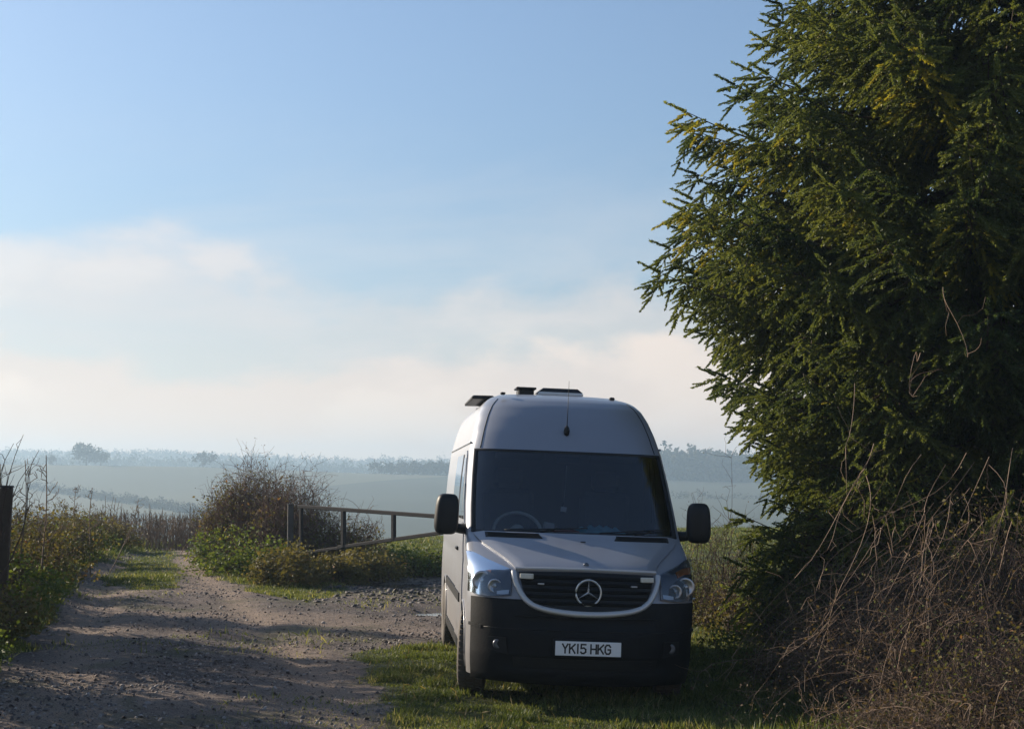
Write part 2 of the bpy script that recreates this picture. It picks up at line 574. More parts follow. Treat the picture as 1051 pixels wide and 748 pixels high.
def ground_mat():
    m, t, out = mat_new('ground_soil')
    g = t.node('ShaderNodeNewGeometry').outputs['Position']
    d = t.node('ShaderNodeAttribute', attribute_name='dirt').outputs['Fac']
    worn = t.node('ShaderNodeAttribute', attribute_name='worn').outputs['Fac']
    fz = t.noise(g, 9, 6, .7)
    dm = t.smooth(t.math('ADD', d, t.math('MULTIPLY', t.math('SUBTRACT', fz, .5), .9)), .38, .60)
    n1 = t.noise(g, .9, 8, .65, .4)
    n2 = t.noise(g, 22, 6, .75)
    n3 = t.noise(g, 75, 3, .6)
    dirt = t.mix(t.smooth(n1, .32, .68), (.085, .071, .070), (.215, .178, .158))
    dirt = t.mix(t.math('MULTIPLY', t.smooth(n2, .42, .68), .75), dirt, (.30, .245, .21))
    dirt = t.mix(t.math('MULTIPLY', worn, .90), dirt, (.38, .29, .225))
    dirt = t.mix(t.math('MULTIPLY', t.math('SUBTRACT', 1, t.smooth(n3, .36, .50)), .8), dirt, (.05, .042, .042))
    nb = t.noise(g, .55, 6, .6, .8)
    dirt = t.mix(t.math('MULTIPLY', t.smooth(nb, .52, .62), .50), dirt, (.10, .105, .05))
    soil = t.mix(t.smooth(t.noise(g, 5, 6, .7), .3, .7), (.040, .052, .020), (.085, .10, .034))
    # farm land beyond: pasture, plough and stubble parcels
    sp = t.node('ShaderNodeSeparateXYZ'); t.l.new(g, sp.inputs[0])
    vor = t.node('ShaderNodeTexVoronoi', feature='F1', distance='CHEBYCHEV'); vor.inputs['Scale'].default_value = .0038
    vor.inputs['Randomness'].default_value = .8
    t.l.new(t.vmath('MULTIPLY', g, (1, .55, 0)), vor.inputs['Vector'])
    vs_ = t.node('ShaderNodeSeparateColor'); t.l.new(vor.outputs['Color'], vs_.inputs[0])
    fld = t.mix(t.smooth(vs_.outputs[0], .3, .6), (.028, .036, .024), (.11, .105, .065))
    fld = t.mix(t.smooth(vs_.outputs[1], .62, .70), fld, (.12, .095, .065))
    fld = t.mix(t.math('MULTIPLY', t.noise(g, .02, 5), .35), fld, (.12, .13, .06))
    lush = t.mix(t.noise(g, .35, 6, .6), (.085, .13, .028), (.13, .17, .045))
    soil = t.mix(t.smooth(sp.outputs[1], 42, 60), soil, lush)
    soil = t.mix(t.smooth(sp.outputs[1], 110, 200), soil, fld)
    c = t.mix(dm, soil, dirt)
    p = t.node('ShaderNodeBsdfPrincipled')
    t.l.new(c, p.inputs['Base Color'])
    p.inputs['Roughness'].default_value = .9
    p.inputs['Specular IOR Level'].default_value = .2
    b = t.node('ShaderNodeBump'); b.inputs['Strength'].default_value = .9; b.inputs['Distance'].default_value = .09
    h = t.math('ADD', t.math('MULTIPLY', n2, .9), t.math('MULTIPLY', n3, .35))
    h = t.math('ADD', h, t.math('MULTIPLY', t.noise(g, 5, 5, .6), 1.2))
    h = t.math('MULTIPLY', h, t.math('SUBTRACT', 1, t.smooth(sp.outputs[1], 30, 120)))
    t.l.new(h, b.inputs['Height']); t.l.new(b.outputs[0], p.inputs['Normal'])
    t.l.new(p.outputs[0], out.inputs[0])
    return m


M['ground'] = ground_mat()


# ------------------------------------------------------------------ terrain
def poly_sd(px, py, poly):
    """signed distance to a polygon (positive inside)"""
    P = np.array(poly, float); Q = np.roll(P, -1, 0)
    d = np.full(px.shape, 1e9); ins = np.zeros(px.shape, bool)
    for (ax, ay), (bx, by) in zip(P, Q):
        ex, ey = bx - ax, by - ay
        t = np.clip(((px - ax) * ex + (py - ay) * ey) / (ex * ex + ey * ey + 1e-12), 0, 1)
        d = np.minimum(d, np.hypot(px - ax - t * ex, py - ay - t * ey))
        c = ((ay > py) != (by > py)) & (px < (bx - ax) * (py - ay) / (by - ay + 1e-12) + ax)
        ins ^= c
    return np.where(ins, d, -d)


TRACK = [(-4.7, -25), (-4.6, 9)] + [tuple(gp(*p)) for p in [(0, 691), (44, 647), (70, 608), (87, 590), (114, 577), (150, 567), (168, 560)]] + \
        [(-9.1, 44), (-10, 60), (-8.6, 60), (-7.9, 44)] + \
        [tuple(gp(*p)) for p in [(206, 560), (199, 566), (201, 575), (230, 594), (262, 608), (320, 614), (362, 604), (375, 590), (455, 583), (520, 588), (520, 612), (470, 640), (440, 652), (400, 655), (352, 666), (372, 687), (437, 735)]] + \
        [(-.3, 9), (.1, -25)]
ISLE = [tuple(gp(*p)) for p in [(104, 594), (124, 606), (168, 606), (192, 592), (179, 576), (182, 563), (160, 562), (130, 574)]]


def dirtmask(x, y):
    s = poly_sd(x, y, TRACK)
    i = poly_sd(x, y, ISLE)
    s = np.minimum(s, -i)
    n = snoise(x, y, 2.2, 21) * .16 + snoise(x, y, 6.0, 22) * .10
    sc = .22 + np.clip(y - 12, 0, 30) * .004
    return np.clip(.5 + (s + n) / (2 * sc), 0, 1)


def wornmask(x, y):
    v = 0
    for off in (RUTA, RUTB):
        rx = np.interp(y, off[1], off[0])
        v = v + np.exp(-((x - rx - .12 * snoise(x, y, .8, 31)) / .34) ** 2)
    v = v + .7 * sstep(.1, .8, snoise(x * .5, y * 1.6, .9, 33)) * (x < -.5)
    return np.clip(v, 0, 1)


def terrain():
    fine = np.arange(-34, 34.01, .24)
    coarse = np.concatenate([np.arange(34, 326, 6.0)[1:]])
    az = np.radians(np.concatenate([fine, coarse]))
    r = [0.4]
    while r[-1] < 9000:
        r.append(r[-1] * (1.011 if 7 < r[-1] < 60 else 1.03))
    r = np.array(r)
    A, Rr = np.meshgrid(az, r)
    X = np.sin(A) * Rr; Y = np.cos(A) * Rr
    Z = T(X, Y)
    na, nr = len(az), len(r)
    V = np.stack([X, Y, Z], -1).reshape(-1, 3)
    i = np.arange(nr - 1)[:, None] * na; j = np.arange(na)[None]; j2 = (j + 1) % na
    F = np.stack([i + j, i + j2, i + na + j2, i + na + j], -1).reshape(-1, 4)[:, ::-1]
    D = np.where(Rr < 90, dirtmask(X, Y), 0).ravel()
    Wn = np.where(Rr < 60, wornmask(X, Y), 0).ravel()
    # centre cap
    c = len(V)
    V = np.vstack([V, [[0, 0, float(T(0, 0))]]]); D = np.append(D, 1); Wn = np.append(Wn, 0)
    fc = V[F].mean(1)
    dist = np.hypot(fc[:, 0], fc[:, 1])
    df = D[F].mean(1)
    sel = {'hills': (dist > 105), 'track': (dist <= 105) & (df > .5)}
    sel['ground'] = ~(sel['hills'] | sel['track'])
    for nm, s in sel.items():
        f = F[s]
        u, inv = np.unique(f, return_inverse=True)
        Vn = V[u]; fn = inv.reshape(f.shape)
        if nm == 'track':
            k = [tuple(sorted((0, 0)))]
        o = np_mesh(nm, Vn, fn, M['ground'], None, True, {'dirt': D[u], 'worn': Wn[u]})
        tag(o, kind='structure')
    # the small disc right under the camera
    capV = np.vstack([V[:na], V[c:c + 1]])
    capF = np.stack([np.arange(na), (np.arange(na) + 1) % na, np.full(na, na)], -1)[:, ::-1]
    o = np_mesh('ground_underfoot', capV, capF, M['ground'], None, True, {'dirt': np.ones(na + 1), 'worn': np.zeros(na + 1)})
    o.name = 'ground'
    tag(o, kind='structure')


terrain()

# water lying in the muddy hollows
wm_, wt, wout = mat_new('muddy_water')
wp = wt.node('ShaderNodeBsdfPrincipled')
wp.inputs['Base Color'].default_value = (.10, .09, .08, 1); wp.inputs['Roughness'].default_value = .06
wb = wt.node('ShaderNodeBump'); wb.inputs['Strength'].default_value = .25; wb.inputs['Distance'].default_value = .02
wt.l.new(wt.noise(wt.node('ShaderNodeNewGeometry').outputs['Position'], 9, 3), wb.inputs['Height'])
wt.l.new(wb.outputs[0], wp.inputs['Normal']); wt.l.new(wp.outputs[0], wout.inputs[0])
for k, (hx, hy, ax, ay) in enumerate(PUD):
    th = np.linspace(0, 2 * math.pi, 41)[:-1]
    V = np.stack([hx + np.cos(th) * ax * 1.5, hy + np.sin(th) * ay * 1.5, np.zeros(40)], -1)
    V[:, 2] = float(T(hx, hy)) + .058
    V = np.vstack([V, [[hx, hy, V[0, 2]]]])
    o = np_mesh('puddle', V, np.stack([np.arange(40), (np.arange(40) + 1) % 40, np.full(40, 40)], -1), wm_)
    tag(o, kind='structure')

# ------------------------------------------------------------------ haze
hz = MB().box((0, 1000, 20), (5200, 2900, 98)).build('haze', None or M['black'])
hz.data.materials.clear()
hm, ht, hout = mat_new('haze_air')
pv = ht.node('ShaderNodeVolumePrincipled')
pv.inputs['Color'].default_value = (.50, .68, .86, 1)
pv.inputs['Density'].default_value = .00068
pv.inputs['Anisotropy'].default_value = .3
ht.l.new(pv.outputs[0], hout.inputs['Volume'])
hz.data.materials.append(hm)
tag(hz, kind='stuff', label='pale blue winter haze lying over the whole valley', cat='haze')

# ------------------------------------------------------------------ the van
PY, YAW, ROLL = 12.1, R(4.8), R(2.2)
pl = at(600.5, 665, PY)
VZ = pl[2] - .475
van = empty('camper_van', (pl[0], pl[1], VZ), (0, 0, 0))
VM = Matrix.Translation((pl[0], pl[1], VZ)) @ Matrix.Rotation(YAW, 4, 'Z') @ Matrix.Rotation(ROLL, 4, 'Y')
van.matrix_world = VM
tag(van, 'silver high roofed panel van camper parked nose on beside the dirt track', 'van')

_z = np.array([.20, .28, .38, .55, .70, .84, .95, 1.04, 1.08, 1.13, 1.19, 1.26, 1.32, 1.37, 1.60, 1.85, 2.11, 2.28, 2.42, 2.53, 2.60, 2.645, 2.67])
_ZK = ([0, .6, 1.06, 1.375, 1.60, 2.10, 2.67, 3.67], [0, .60, 1.045, 1.325, 1.545, 2.055, 2.615, 3.615])   # final height adjustment
_y = np.array([.05, .02, .0, .0, .03, .075, .115, .16, .21, .32, .48, .66, .80, .92, 1.14, 1.37, 1.61, 1.74, 1.87, 2.0, 2.14, 2.32, 2.55])
_w = np.array([.965, .975, .982, .985, .990, .992, .990, .988, .986, .982, .975, .965, .955, .945, .925, .895, .855, .825, .79, .75, .70, .63, .56])
_c = np.array([.58, .58, .58, .57, .55, .51, .48, .46, .43, .38, .33, .30, .28, .26, .28, .31, .34, .36, .38, .38, .38, .36, .34])
_n = np.array([1.95, 1.95, 1.98, 2.05, 2.2, 2.3, 2.3, 2.3, 2.35, 2.4, 2.6, 2.8, 2.9, 2.9, 2.7, 2.6, 2.6, 2.6, 2.6, 2.5, 2.4, 2.3, 2.2])


def sm(tab, z):
    z = np.asarray(z, float)
    return sum(np.interp(z + d, _z, tab) for d in (-.016, 0, .016)) / 3


def wz(z): return sm(_w, z)


def S(x, z):
    """front of the body: distance back from the bumper at lateral x, height z"""
    x = np.asarray(x, float)
    u = np.clip(np.abs(x) / wz(z), 0, .99999)
    n = sm(_n, z)
    return sm(_y, z) + sm(_c, z) * (1 - (1 - u ** n) ** (1 / n))


def fpt(x, z, off=0.0):
    """a point on the front, pushed off along the outward normal"""
    x = np.asarray(x, float); z = np.asarray(z, float)
    e = .004
    dx = (S(x + e, z) - S(x - e, z)) / (2 * e); dz = (S(x, z + e) - S(x, z - e)) / (2 * e)
    N = np.stack([dx, -np.ones_like(dx), dz], -1)
    N /= np.linalg.norm(N, axis=-1, keepdims=True)
    return np.stack([x, S(x, z), z], -1) + N * np.asarray(off)[..., None]


def spt(side, y, z, off=0.0):
    x = side * (wz(z) + off)
    return np.stack([x, y, z], -1)


def patch(mb, f, nu, nv, th=.02, edge=.35, grid_off=None):
    """f(s,t,off)->points ; a proud sheet with a skirt going back into the body"""
    s, t = np.meshgrid(np.linspace(0, 1, nu), np.linspace(0, 1, nv))
    P = f(s, t, np.full(s.shape, 0.0))
    V = P.reshape(-1, 3)
    F = []
    for j in range(nv - 1):
        for i in range(nu - 1):
            F.append((j * nu + i, j * nu + i + 1, (j + 1) * nu + i + 1, (j + 1) * nu + i))
    mb.add(V, F, True)
    ring = [(0, i) for i in range(nu)] + [(j, nu - 1) for j in range(1, nv)] + [(nv - 1, i) for i in range(nu - 2, -1, -1)] + [(j, 0) for j in range(nv - 2, 0, -1)]
    Q = f(s, t, np.full(s.shape, -th))
    a = np.array([P[j, i] for j, i in ring]); b = np.array([Q[j, i] for j, i in ring])
    n = len(ring)
    mb.add(np.vstack([a, b]), [(k, (k + 1) % n, n + (k + 1) % n, n + k) for k in range(n)], False)


def quadmap(c):
    """c: four corners (x,z): bottom-left, bottom-right, top-right, top-left, with optional bulges"""
    c = np.array(c, float)
    def g(s, t):
        s = s[..., None]; t = t[..., None]
        return (1 - s) * (1 - t) * c[0] + s * (1 - t) * c[1] + s * t * c[2] + (1 - s) * t * c[3]
    return g


def curvemap(bot, top):
    """bottom and top polylines of (x,z), same parameter"""
    b = np.array(bot, float); tt = np.array(top, float)
    def cv(P, s):
        k = np.linspace(0, 1, len(P))
        sm_ = lambda col: sum(np.interp(np.clip(s + d, 0, 1), k, col) for d in (-.03, 0, .03)) / 3
        return np.stack([sm_(P[:, 0]), sm_(P[:, 1])], -1)
    def g(s, t):
        return cv(b, s) * (1 - t[..., None]) + cv(tt, s) * t[..., None]
    return g


def front_patch(name, g, mat, parent, off=.012, th=.03, nu=14, nv=8, mirror=False):
    mb = MB()
    def f(s, t, o):
        p = g(s, t)
        return fpt(p[..., 0], p[..., 1], off + o)
    patch(mb, f, nu, nv, th)
    return mb.build(name, mat, parent)


WX0, WX1 = 1.375, 2.10          # windscreen bottom / top height
U_WS = .955
# --- front shell
tt = np.linspace(0, math.pi / 2, 26)
def us(z):   # columns: constant fraction of the half width
    return np.sin(tt)
uc = np.sin(tt) ** (2 / 2.5)
uc = np.sort(np.append(uc, U_WS)); uc[-1] = 1.0
cols = np.concatenate([-uc[::-1], uc[1:]])
rows = np.unique(np.round(np.concatenate([np.arange(.20, 1.0, .02), np.arange(1.0, 1.375, .012), [WX0], np.arange(1.375, 2.10, .03), [WX1], np.arange(2.10, 2.5, .02), np.arange(2.5, 2.671, .008), [2.67]]), 4))
def shell(rows_, hole=True):
    V = []; F = []
    nc = len(cols)
    for z in rows_:
        x = cols * wz(z)
        n = sm(_n, z)
        y = sm(_y, z) + sm(_c, z) * (1 - (1 - np.clip(np.abs(cols), 0, 1) ** n) ** (1 / n))
        V.append(np.stack([x, y, np.full(nc, z)], -1))
    V = np.concatenate(V)
    for j in range(len(rows_) - 1):
        for i in range(nc - 1):
            um = (cols[i] + cols[i + 1]) / 2; zm = (rows_[j] + rows_[j + 1]) / 2
            if hole and abs(um) < U_WS and WX0 < zm < WX1: continue
            if zm < .82 and abs(um) < .90: continue
            F.append((j * nc + i, j * nc + i + 1, (j + 1) * nc + i + 1, (j + 1) * nc + i))
    return V, F
body = MB()
V, F = shell(rows); body.add(V, F)
YB = 5.85
FA, RA, RAD = 1.03, 4.72, .405      # axles, arch radius
def in_arch(y, z):
    return min(math.hypot(y - FA, z - .34), math.hypot(y - RA, z - .34)) < RAD
zr = np.unique(np.round(np.concatenate([np.arange(.24, .95, .025), np.arange(.95, 2.5, .05), np.arange(2.5, 2.671, .01), [2.67]]), 4))
for side in (-1, 1):
    yc_ = np.concatenate([np.arange(0, 1.6, .025), np.arange(1.6, 4.1, .1), np.arange(4.1, 5.3, .025), np.arange(5.3, YB + .01, .11)])
    yc_[-1] = YB
    V = []; 
    for z in zr:
        y0 = float(sm(_y, z) + sm(_c, z))
        yy = y0 + (yc_ - yc_[0]) * (YB - y0) / (YB - yc_[0]) if False else np.maximum(yc_, y0)
        V.append(np.stack([np.full(len(yy), side * float(wz(z))), yy, np.full(len(yy), z)], -1))
    V = np.array(V); nz_, ny_ = V.shape[:2]
    cen = [(FA, .34), (RA, .34)]
    F = []
    for j in range(nz_ - 1):
        for i in range(ny_ - 1):
            q = V[[j, j, j + 1, j + 1], [i, i + 1, i + 1, i]]
            if abs(q[1, 1] - q[0, 1]) < 1e-6 and abs(q[2, 1] - q[3, 1]) < 1e-6: continue
            m_ = q.mean(0)
            if in_arch(m_[1], m_[2]): continue
            F.append((j * ny_ + i, j * ny_ + i + 1, (j + 1) * ny_ + i + 1, (j + 1) * ny_ + i))
    Vf = V.reshape(-1, 3)
    # pull ragged arch edge onto the circle
    for k in range(len(Vf)):
        for (cy_, cz_) in cen:
            d = math.hypot(Vf[k, 1] - cy_, Vf[k, 2] - cz_)
            if RAD - .03 < d < RAD + .012 and Vf[k, 2] > .245:
                Vf[k, 1] = cy_ + (Vf[k, 1] - cy_) * RAD / d; Vf[k, 2] = cz_ + (Vf[k, 2] - cz_) * RAD / d
    body.add(Vf, F)
# roof cap and back
zt = 2.67; nc = len(cols)
x = cols * wz(zt); n_ = sm(_n, zt)
yf = sm(_y, zt) + sm(_c, zt) * (1 - (1 - np.abs(cols) ** n_) ** (1 / n_))
st = np.linspace(0, 1, 12)
V = np.array([[[x[i], yf[i] + (YB - yf[i]) * s, zt + .035 * (1 - (x[i] / .56) ** 2) * min(1, s * 5)] for i in range(nc)] for s in st])
body.add(V.reshape(-1, 3), [(j * nc + i, j * nc + i + 1, (j + 1) * nc + i + 1, (j + 1) * nc + i) for j in range(11) for i in range(nc - 1)])
bk = [[-float(wz(z)), YB, z] for z in zr] + [[float(wz(z)), YB, z] for z in zr[::-1]]
body.add(bk, [tuple(range(len(bk)))], False)
body.build('body', M['paint'], van)

# underside and wheel wells
ub = MB().box((0, 3.1, .42), (1.78, 5.3, .30))
for side in (-1, 1):
    for ya in (FA, RA):
        th = np.linspace(0, math.pi, 17)
        a = np.stack([np.full(17, side * .955), ya + np.cos(th) * (RAD - .004), .34 + np.sin(th) * (RAD - .004)], -1)
        b = a.copy(); b[:, 0] = side * .62
        ub.add(np.vstack([a, b]), [(k, k + 1, 18 + k, 17 + k) for k in range(16)])
ub.build('underbody', M['black'], van)

# bumper: the whole dark lower front
bm_ = MB()
brow = np.array([.17, .20, .24, .29, .34, .40, .405, .47, .53, .56, .565, .60, .65, .70, .75, .80, .838])
def bump_off(x, z):
    o = .014 + 0 * z
    o = o - .05 * sstep(.405, .42, z) * (1 - sstep(.55, .565, z)) * (1 - sstep(.34, .36, np.abs(x))) * 0
    return o
bc = cols[np.abs(cols) < .962]
V = []
for z in brow:
    zz_ = np.full(len(bc), z)
    p = fpt(bc * .9995 * wz(zz_), zz_, np.full(len(bc), .0))
    inward = .05 if .405 < z < .562 else 0
    k = 1 - sstep(.62, .80, np.abs(bc))
    p[:, 1] += -.018 + (.030 * (.30 < z < .40) * k) + (.022 * (.64 < z < .72)) * (1 - sstep(.5, .6, np.abs(bc)))
    p[:, 0] *= 1.012
    if z < .2: p[:, 1] += .05
    V.append(p)
V = np.concatenate(V); nb_ = len(bc)
bm_.add(V, [(j * nb_ + i, j * nb_ + i + 1, (j + 1) * nb_ + i + 1, (j + 1) * nb_ + i) for j in range(len(brow) - 1) for i in range(nb_ - 1)])
# return lip along the top
tl = V[-nb_:]; tb = tl.copy(); tb[:, 1] += .05; tb[:, 0] *= .97
bm_.add(np.vstack([tl, tb]), [(i, i + 1, nb_ + i + 1, nb_ + i) for i in range(nb_ - 1)], False)
bump_o = bm_.build('bumper', M['plastic'], van)
# lower air intake slats and fog lamp pockets as pieces of the bumper
lo = MB()
for z0, z1, xw in ((.315, .385, .56), (.205, .262, .46)):
    for k in range(3):
        z = z0 + (z1 - z0) * (k + .5) / 3
        xs = np.linspace(-xw, xw, 25)
        P = fpt(xs, np.full(25, z), np.full(25, .006))
        lo.tube(P, .007, 4)
lo.build('intake_slats', M['black'], bump_o)
for side in (-1, 1):
    g = quadmap([(side * .64, .40), (side * .80, .43), (side * .80, .53), (side * .66, .53)])
    front_patch('fog_lamp_recess', g, M['black'], bump_o, .026, .03, 8, 6)
    c = fpt(np.array([side * .72]), np.array([.475]), np.array([.03]))[0]
    MB().lathe([(.01, .001), (-.002, .032), (.004, .040), (.02, .042)], c, 'y', 18).build('fog_lamp', M['housing'], bump_o)
# corner step of the bumper catching the sun
for side in (-1, 1):
    g = quadmap([(side * .86, .585), (side * .955, .60), (side * .955, .625), (side * .86, .612)])
    front_patch('bumper_trim', g, M['plastic'], bump_o, .024, .03, 10, 3)

# joint lines and the moulded step across the bumper
for zz1, xw in ((.60, .84), (.705, .60)):
    xs = np.linspace(-xw, xw, 40)
    MB().tube(fpt(xs, np.full(40, zz1), np.full(40, .019)), .004, 4).build('bumper_crease', M['black'], bump_o)
front_patch('lower_intake', curvemap([(-.60, .225), (.60, .225)], [(-.62, .385), (.62, .385)]), M['black'], bump_o, .012, .03, 24, 5)
# bonnet
def bon(s, t):
    z = 1.075 + (1.362 - 1.075) * t
    xh = .60 + (.885 - .60) * sstep(0, 1, t * .95 + .02)
    x = (s * 2 - 1) * xh
    z = z - .010 * (1 - t) * (s * 2 - 1) ** 2
    return np.stack([x, z], -1)
mb = MB()
def fb(s, t, o):
    p = bon(s, t)
    q = np.abs(s * 2 - 1)
    off = .034 * (1 - sstep(.90, 1.0, q) * .55) + .008 * np.exp(-((q - .0) / .28) ** 2) * (1 - t)
    P = fpt(p[..., 0], p[..., 1], off + o)
    return P
patch(mb, fb, 41, 22, .04)
bonnet = mb.build('bonnet', M['paint'], van)
for (xa, xb) in ((-.79, -.31), (.31, .79)):
    sgn = 1 if xa > 0 else -1
    i_, o_ = (min(abs(xa), abs(xb)), max(abs(xa), abs(xb)))
    g = quadmap([(xa + (.05 if sgn > 0 else -.02) * -0 + (0.0), 1.312), (xb, 1.312), (xb - (.03 if sgn < 0 else 0), 1.348), (xa + (.03 if sgn > 0 else 0), 1.348)])
    v_ = front_patch('bonnet_vent', g, M['black'], bonnet, .041, .02, 14, 5)
    sl_ = MB()
    for k in range(4):
        z = 1.317 + k * .0088
        xs = np.linspace(xa + .02, xb - .02, 12)
        sl_.tube(fpt(xs, np.full(12, z), np.full(12, .044)), .0022, 4)
    sl_.build('vent_louvre', M['plastic'], v_)
MB().box(fpt(np.array(0.03), np.array(1.285), np.array(.046)), (.045, .012, .010), bev=.003).build('washer_jet', M['black'], bonnet)
# badge on the bonnet nose (small round plaque)
c = fpt(np.array(0.0), np.array(1.095), np.array(.047))
MB().lathe([(0, .001), (-.001, .020), (.006, .022)], c, 'y', 18).build('bonnet_badge', M['housing'], bonnet)

# grille
gb = [(-.50, .80), (-.44, .765), (-.22, .742), (0, .735), (.22, .742), (.44, .765), (.50, .80)]
gb = [(-.545, .93), (-.50, .835), (-.40, .785), (-.20, .762), (0, .755), (.20, .762), (.40, .785), (.50, .835), (.545, .93)]
gt = [(-.585, 1.045), (-.47, 1.052), (-.32, 1.055), (-.16, 1.058), (0, 1.06), (.16, 1.058), (.32, 1.055), (.47, 1.052), (.585, 1.045)]
g = curvemap(gb, gt)
grille = front_patch('grille', g, M['black'], van, .020, .03, 33, 9)
slb = MB()
for k, z in enumerate((.815, .865, .915, .965, 1.015)):
    xw = np.interp(z, [.76, .785, .835, .93, 1.045], [.2, .39, .49, .535, .575])
    xs = np.linspace(-xw, xw, 33)
    for dz in (-.009, 0, .009):
        slb.tube(fpt(xs, np.full(33, z + dz), np.full(33, .034 - abs(dz) * .6)), .0055, 4)
slb.build('grille_slats', M['plastic'], grille)
# bright surround: a U below the grille
def band(pts, wd, off, n=60):
    P = np.array(pts, float)
    k = np.linspace(0, 1, len(P)); s = np.linspace(0, 1, n)
    c = np.stack([sum(np.interp(np.clip(s + d, 0, 1), k, P[:, a]) for d in (-.035, -.018, 0, .018, .035)) / 5 for a in (0, 1)], -1)
    t_ = np.gradient(c, axis=0); t_ /= np.linalg.norm(t_, axis=1, keepdims=True)
    nn = np.stack([-t_[:, 1], t_[:, 0]], -1)
    rows_ = []
    for e, o in ((-.5, -.02), (-.5, .75), (-.28, 1), (.28, 1), (.5, .75), (.5, -.02)):
        q = c + nn * wd * e
        rows_.append(fpt(q[:, 0], q[:, 1], np.full(n, off * o)))
    V = np.concatenate(rows_)
    return V, [(j * n + i, j * n + i + 1, (j + 1) * n + i + 1, (j + 1) * n + i) for j in range(5) for i in range(n - 1)]
V, F = band([(-.615, 1.055), (-.60, .98), (-.565, .90), (-.51, .82), (-.40, .765), (-.20, .738), (0, .730), (.20, .738), (.40, .765), (.51, .82), (.565, .90), (.60, .98), (.615, 1.055)], .044, .042)
sur = MB().add(V, F).build('grille_surround', M['lightgrey'], grille)
V, F = band([(-.61, 1.065), (-.3, 1.070), (0, 1.073), (.3, 1.070), (.61, 1.065)], .012, .042, 40)
MB().add(V, F).build('grille_top_trim', M['lightgrey'], grille)
# three pointed emblem in its ring
ec = fpt(np.array(0.0), np.array(.895), np.array(.055))
em = MB()
th = np.linspace(0, 2 * math.pi, 41)
em.tube([ec + np.array([.100 * math.cos(a), 0, .100 * math.sin(a)]) for a in th], .0085, 6, False)
for a in (90, 210, 330):
    d = np.array([math.cos(R(a)), 0, math.sin(R(a))]); q = np.array([-d[2], 0, d[0]])
    tip = ec + d * .097; b1 = ec + q * .010; b2 = ec - q * .010
    rid = ec + np.array([0, -.012, 0])
    bb = ec - d * .006
    em.add([tip, b1, b2, rid, bb], [(0, 1, 3), (0, 3, 2), (1, 4, 3), (2, 3, 4), (0, 2, 4, 1)], False)
em.build('emblem', M['chrome'], grille)
for side in (-1, 1):
    c = fpt(np.array(side * .505), np.array(1.008), np.array(.045))
    yaw_ = side * .22
    MB().box(c, (.115, .03, .042), (0, 0, yaw_), .005).build('strobe_light', M['strobe'], grille)
    c = fpt(np.array(side * .39), np.array(.955), np.array(.040))
    MB().box(c, (.055, .02, .012), (0, 0, yaw_), .003).build('side_clip', M['lightgrey'], grille)

# headlamps
for side in (-1, 1):
    bo = [(side * .635, .865), (side * .72, .852), (side * .82, .845), (side * .90, .855), (side * .965, .875)]
    to = [(side * .622, 1.050), (side * .72, 1.085), (side * .82, 1.125), (side * .90, 1.170), (side * .965, 1.195)]
    g = curvemap(bo, to)
    hl = front_patch('headlight', g, M['housing'], van, .010, .03, 18, 10)
    # dark main bowl with two reflectors
    g2 = curvemap([(side * .70, .875), (side * .80, .865), (side * .90, .875), (side * .93, .885)], [(side * .715, .955), (side * .78, 1.015), (side * .86, 1.045), (side * .945, 1.05)])
    front_patch('lamp_bezel', g2, M['black'] if side > 0 else M['housing'], hl, .014, .02, 14, 8)
    for (xx, zz, rr) in ((.868, .965, .072), (.765, .930, .052)):
        c = fpt(np.array(side * xx), np.array(zz), np.array(.018))
        bw = MB().lathe([(.012, .004), (.006, rr * .45), (.000, rr * .75), (-.010, rr), (-.004, rr * 1.08), (.012, rr * 1.1)], c, 'y', 24)
        bw.build('reflector', M['reflector'], hl)
        MB().lathe([(-.012, .001), (-.010, rr * .20), (.0, rr * .30), (.012, rr * .32)], c, 'y', 14).build('bulb', M['chrome'], hl)
    ga = curvemap([(side * .80, 1.035), (side * .87, 1.062), (side * .94, 1.068)], [(side * .79, 1.080), (side * .87, 1.108), (side * .945, 1.122)])
    front_patch('indicator', ga, M['amber'], hl, .019, .02, 10, 5)
    gc = curvemap([(side * .655, .872), (side * .70, .866), (side * .75, .866)], [(side * .65, .905), (side * .70, .900), (side * .75, .890)])
    front_patch('daytime_lamp', gc, M['reflector'], hl, .018, .02, 8, 4)
    front_patch('lens_cover', g, M['lens'], hl, .034, .028, 20, 10)

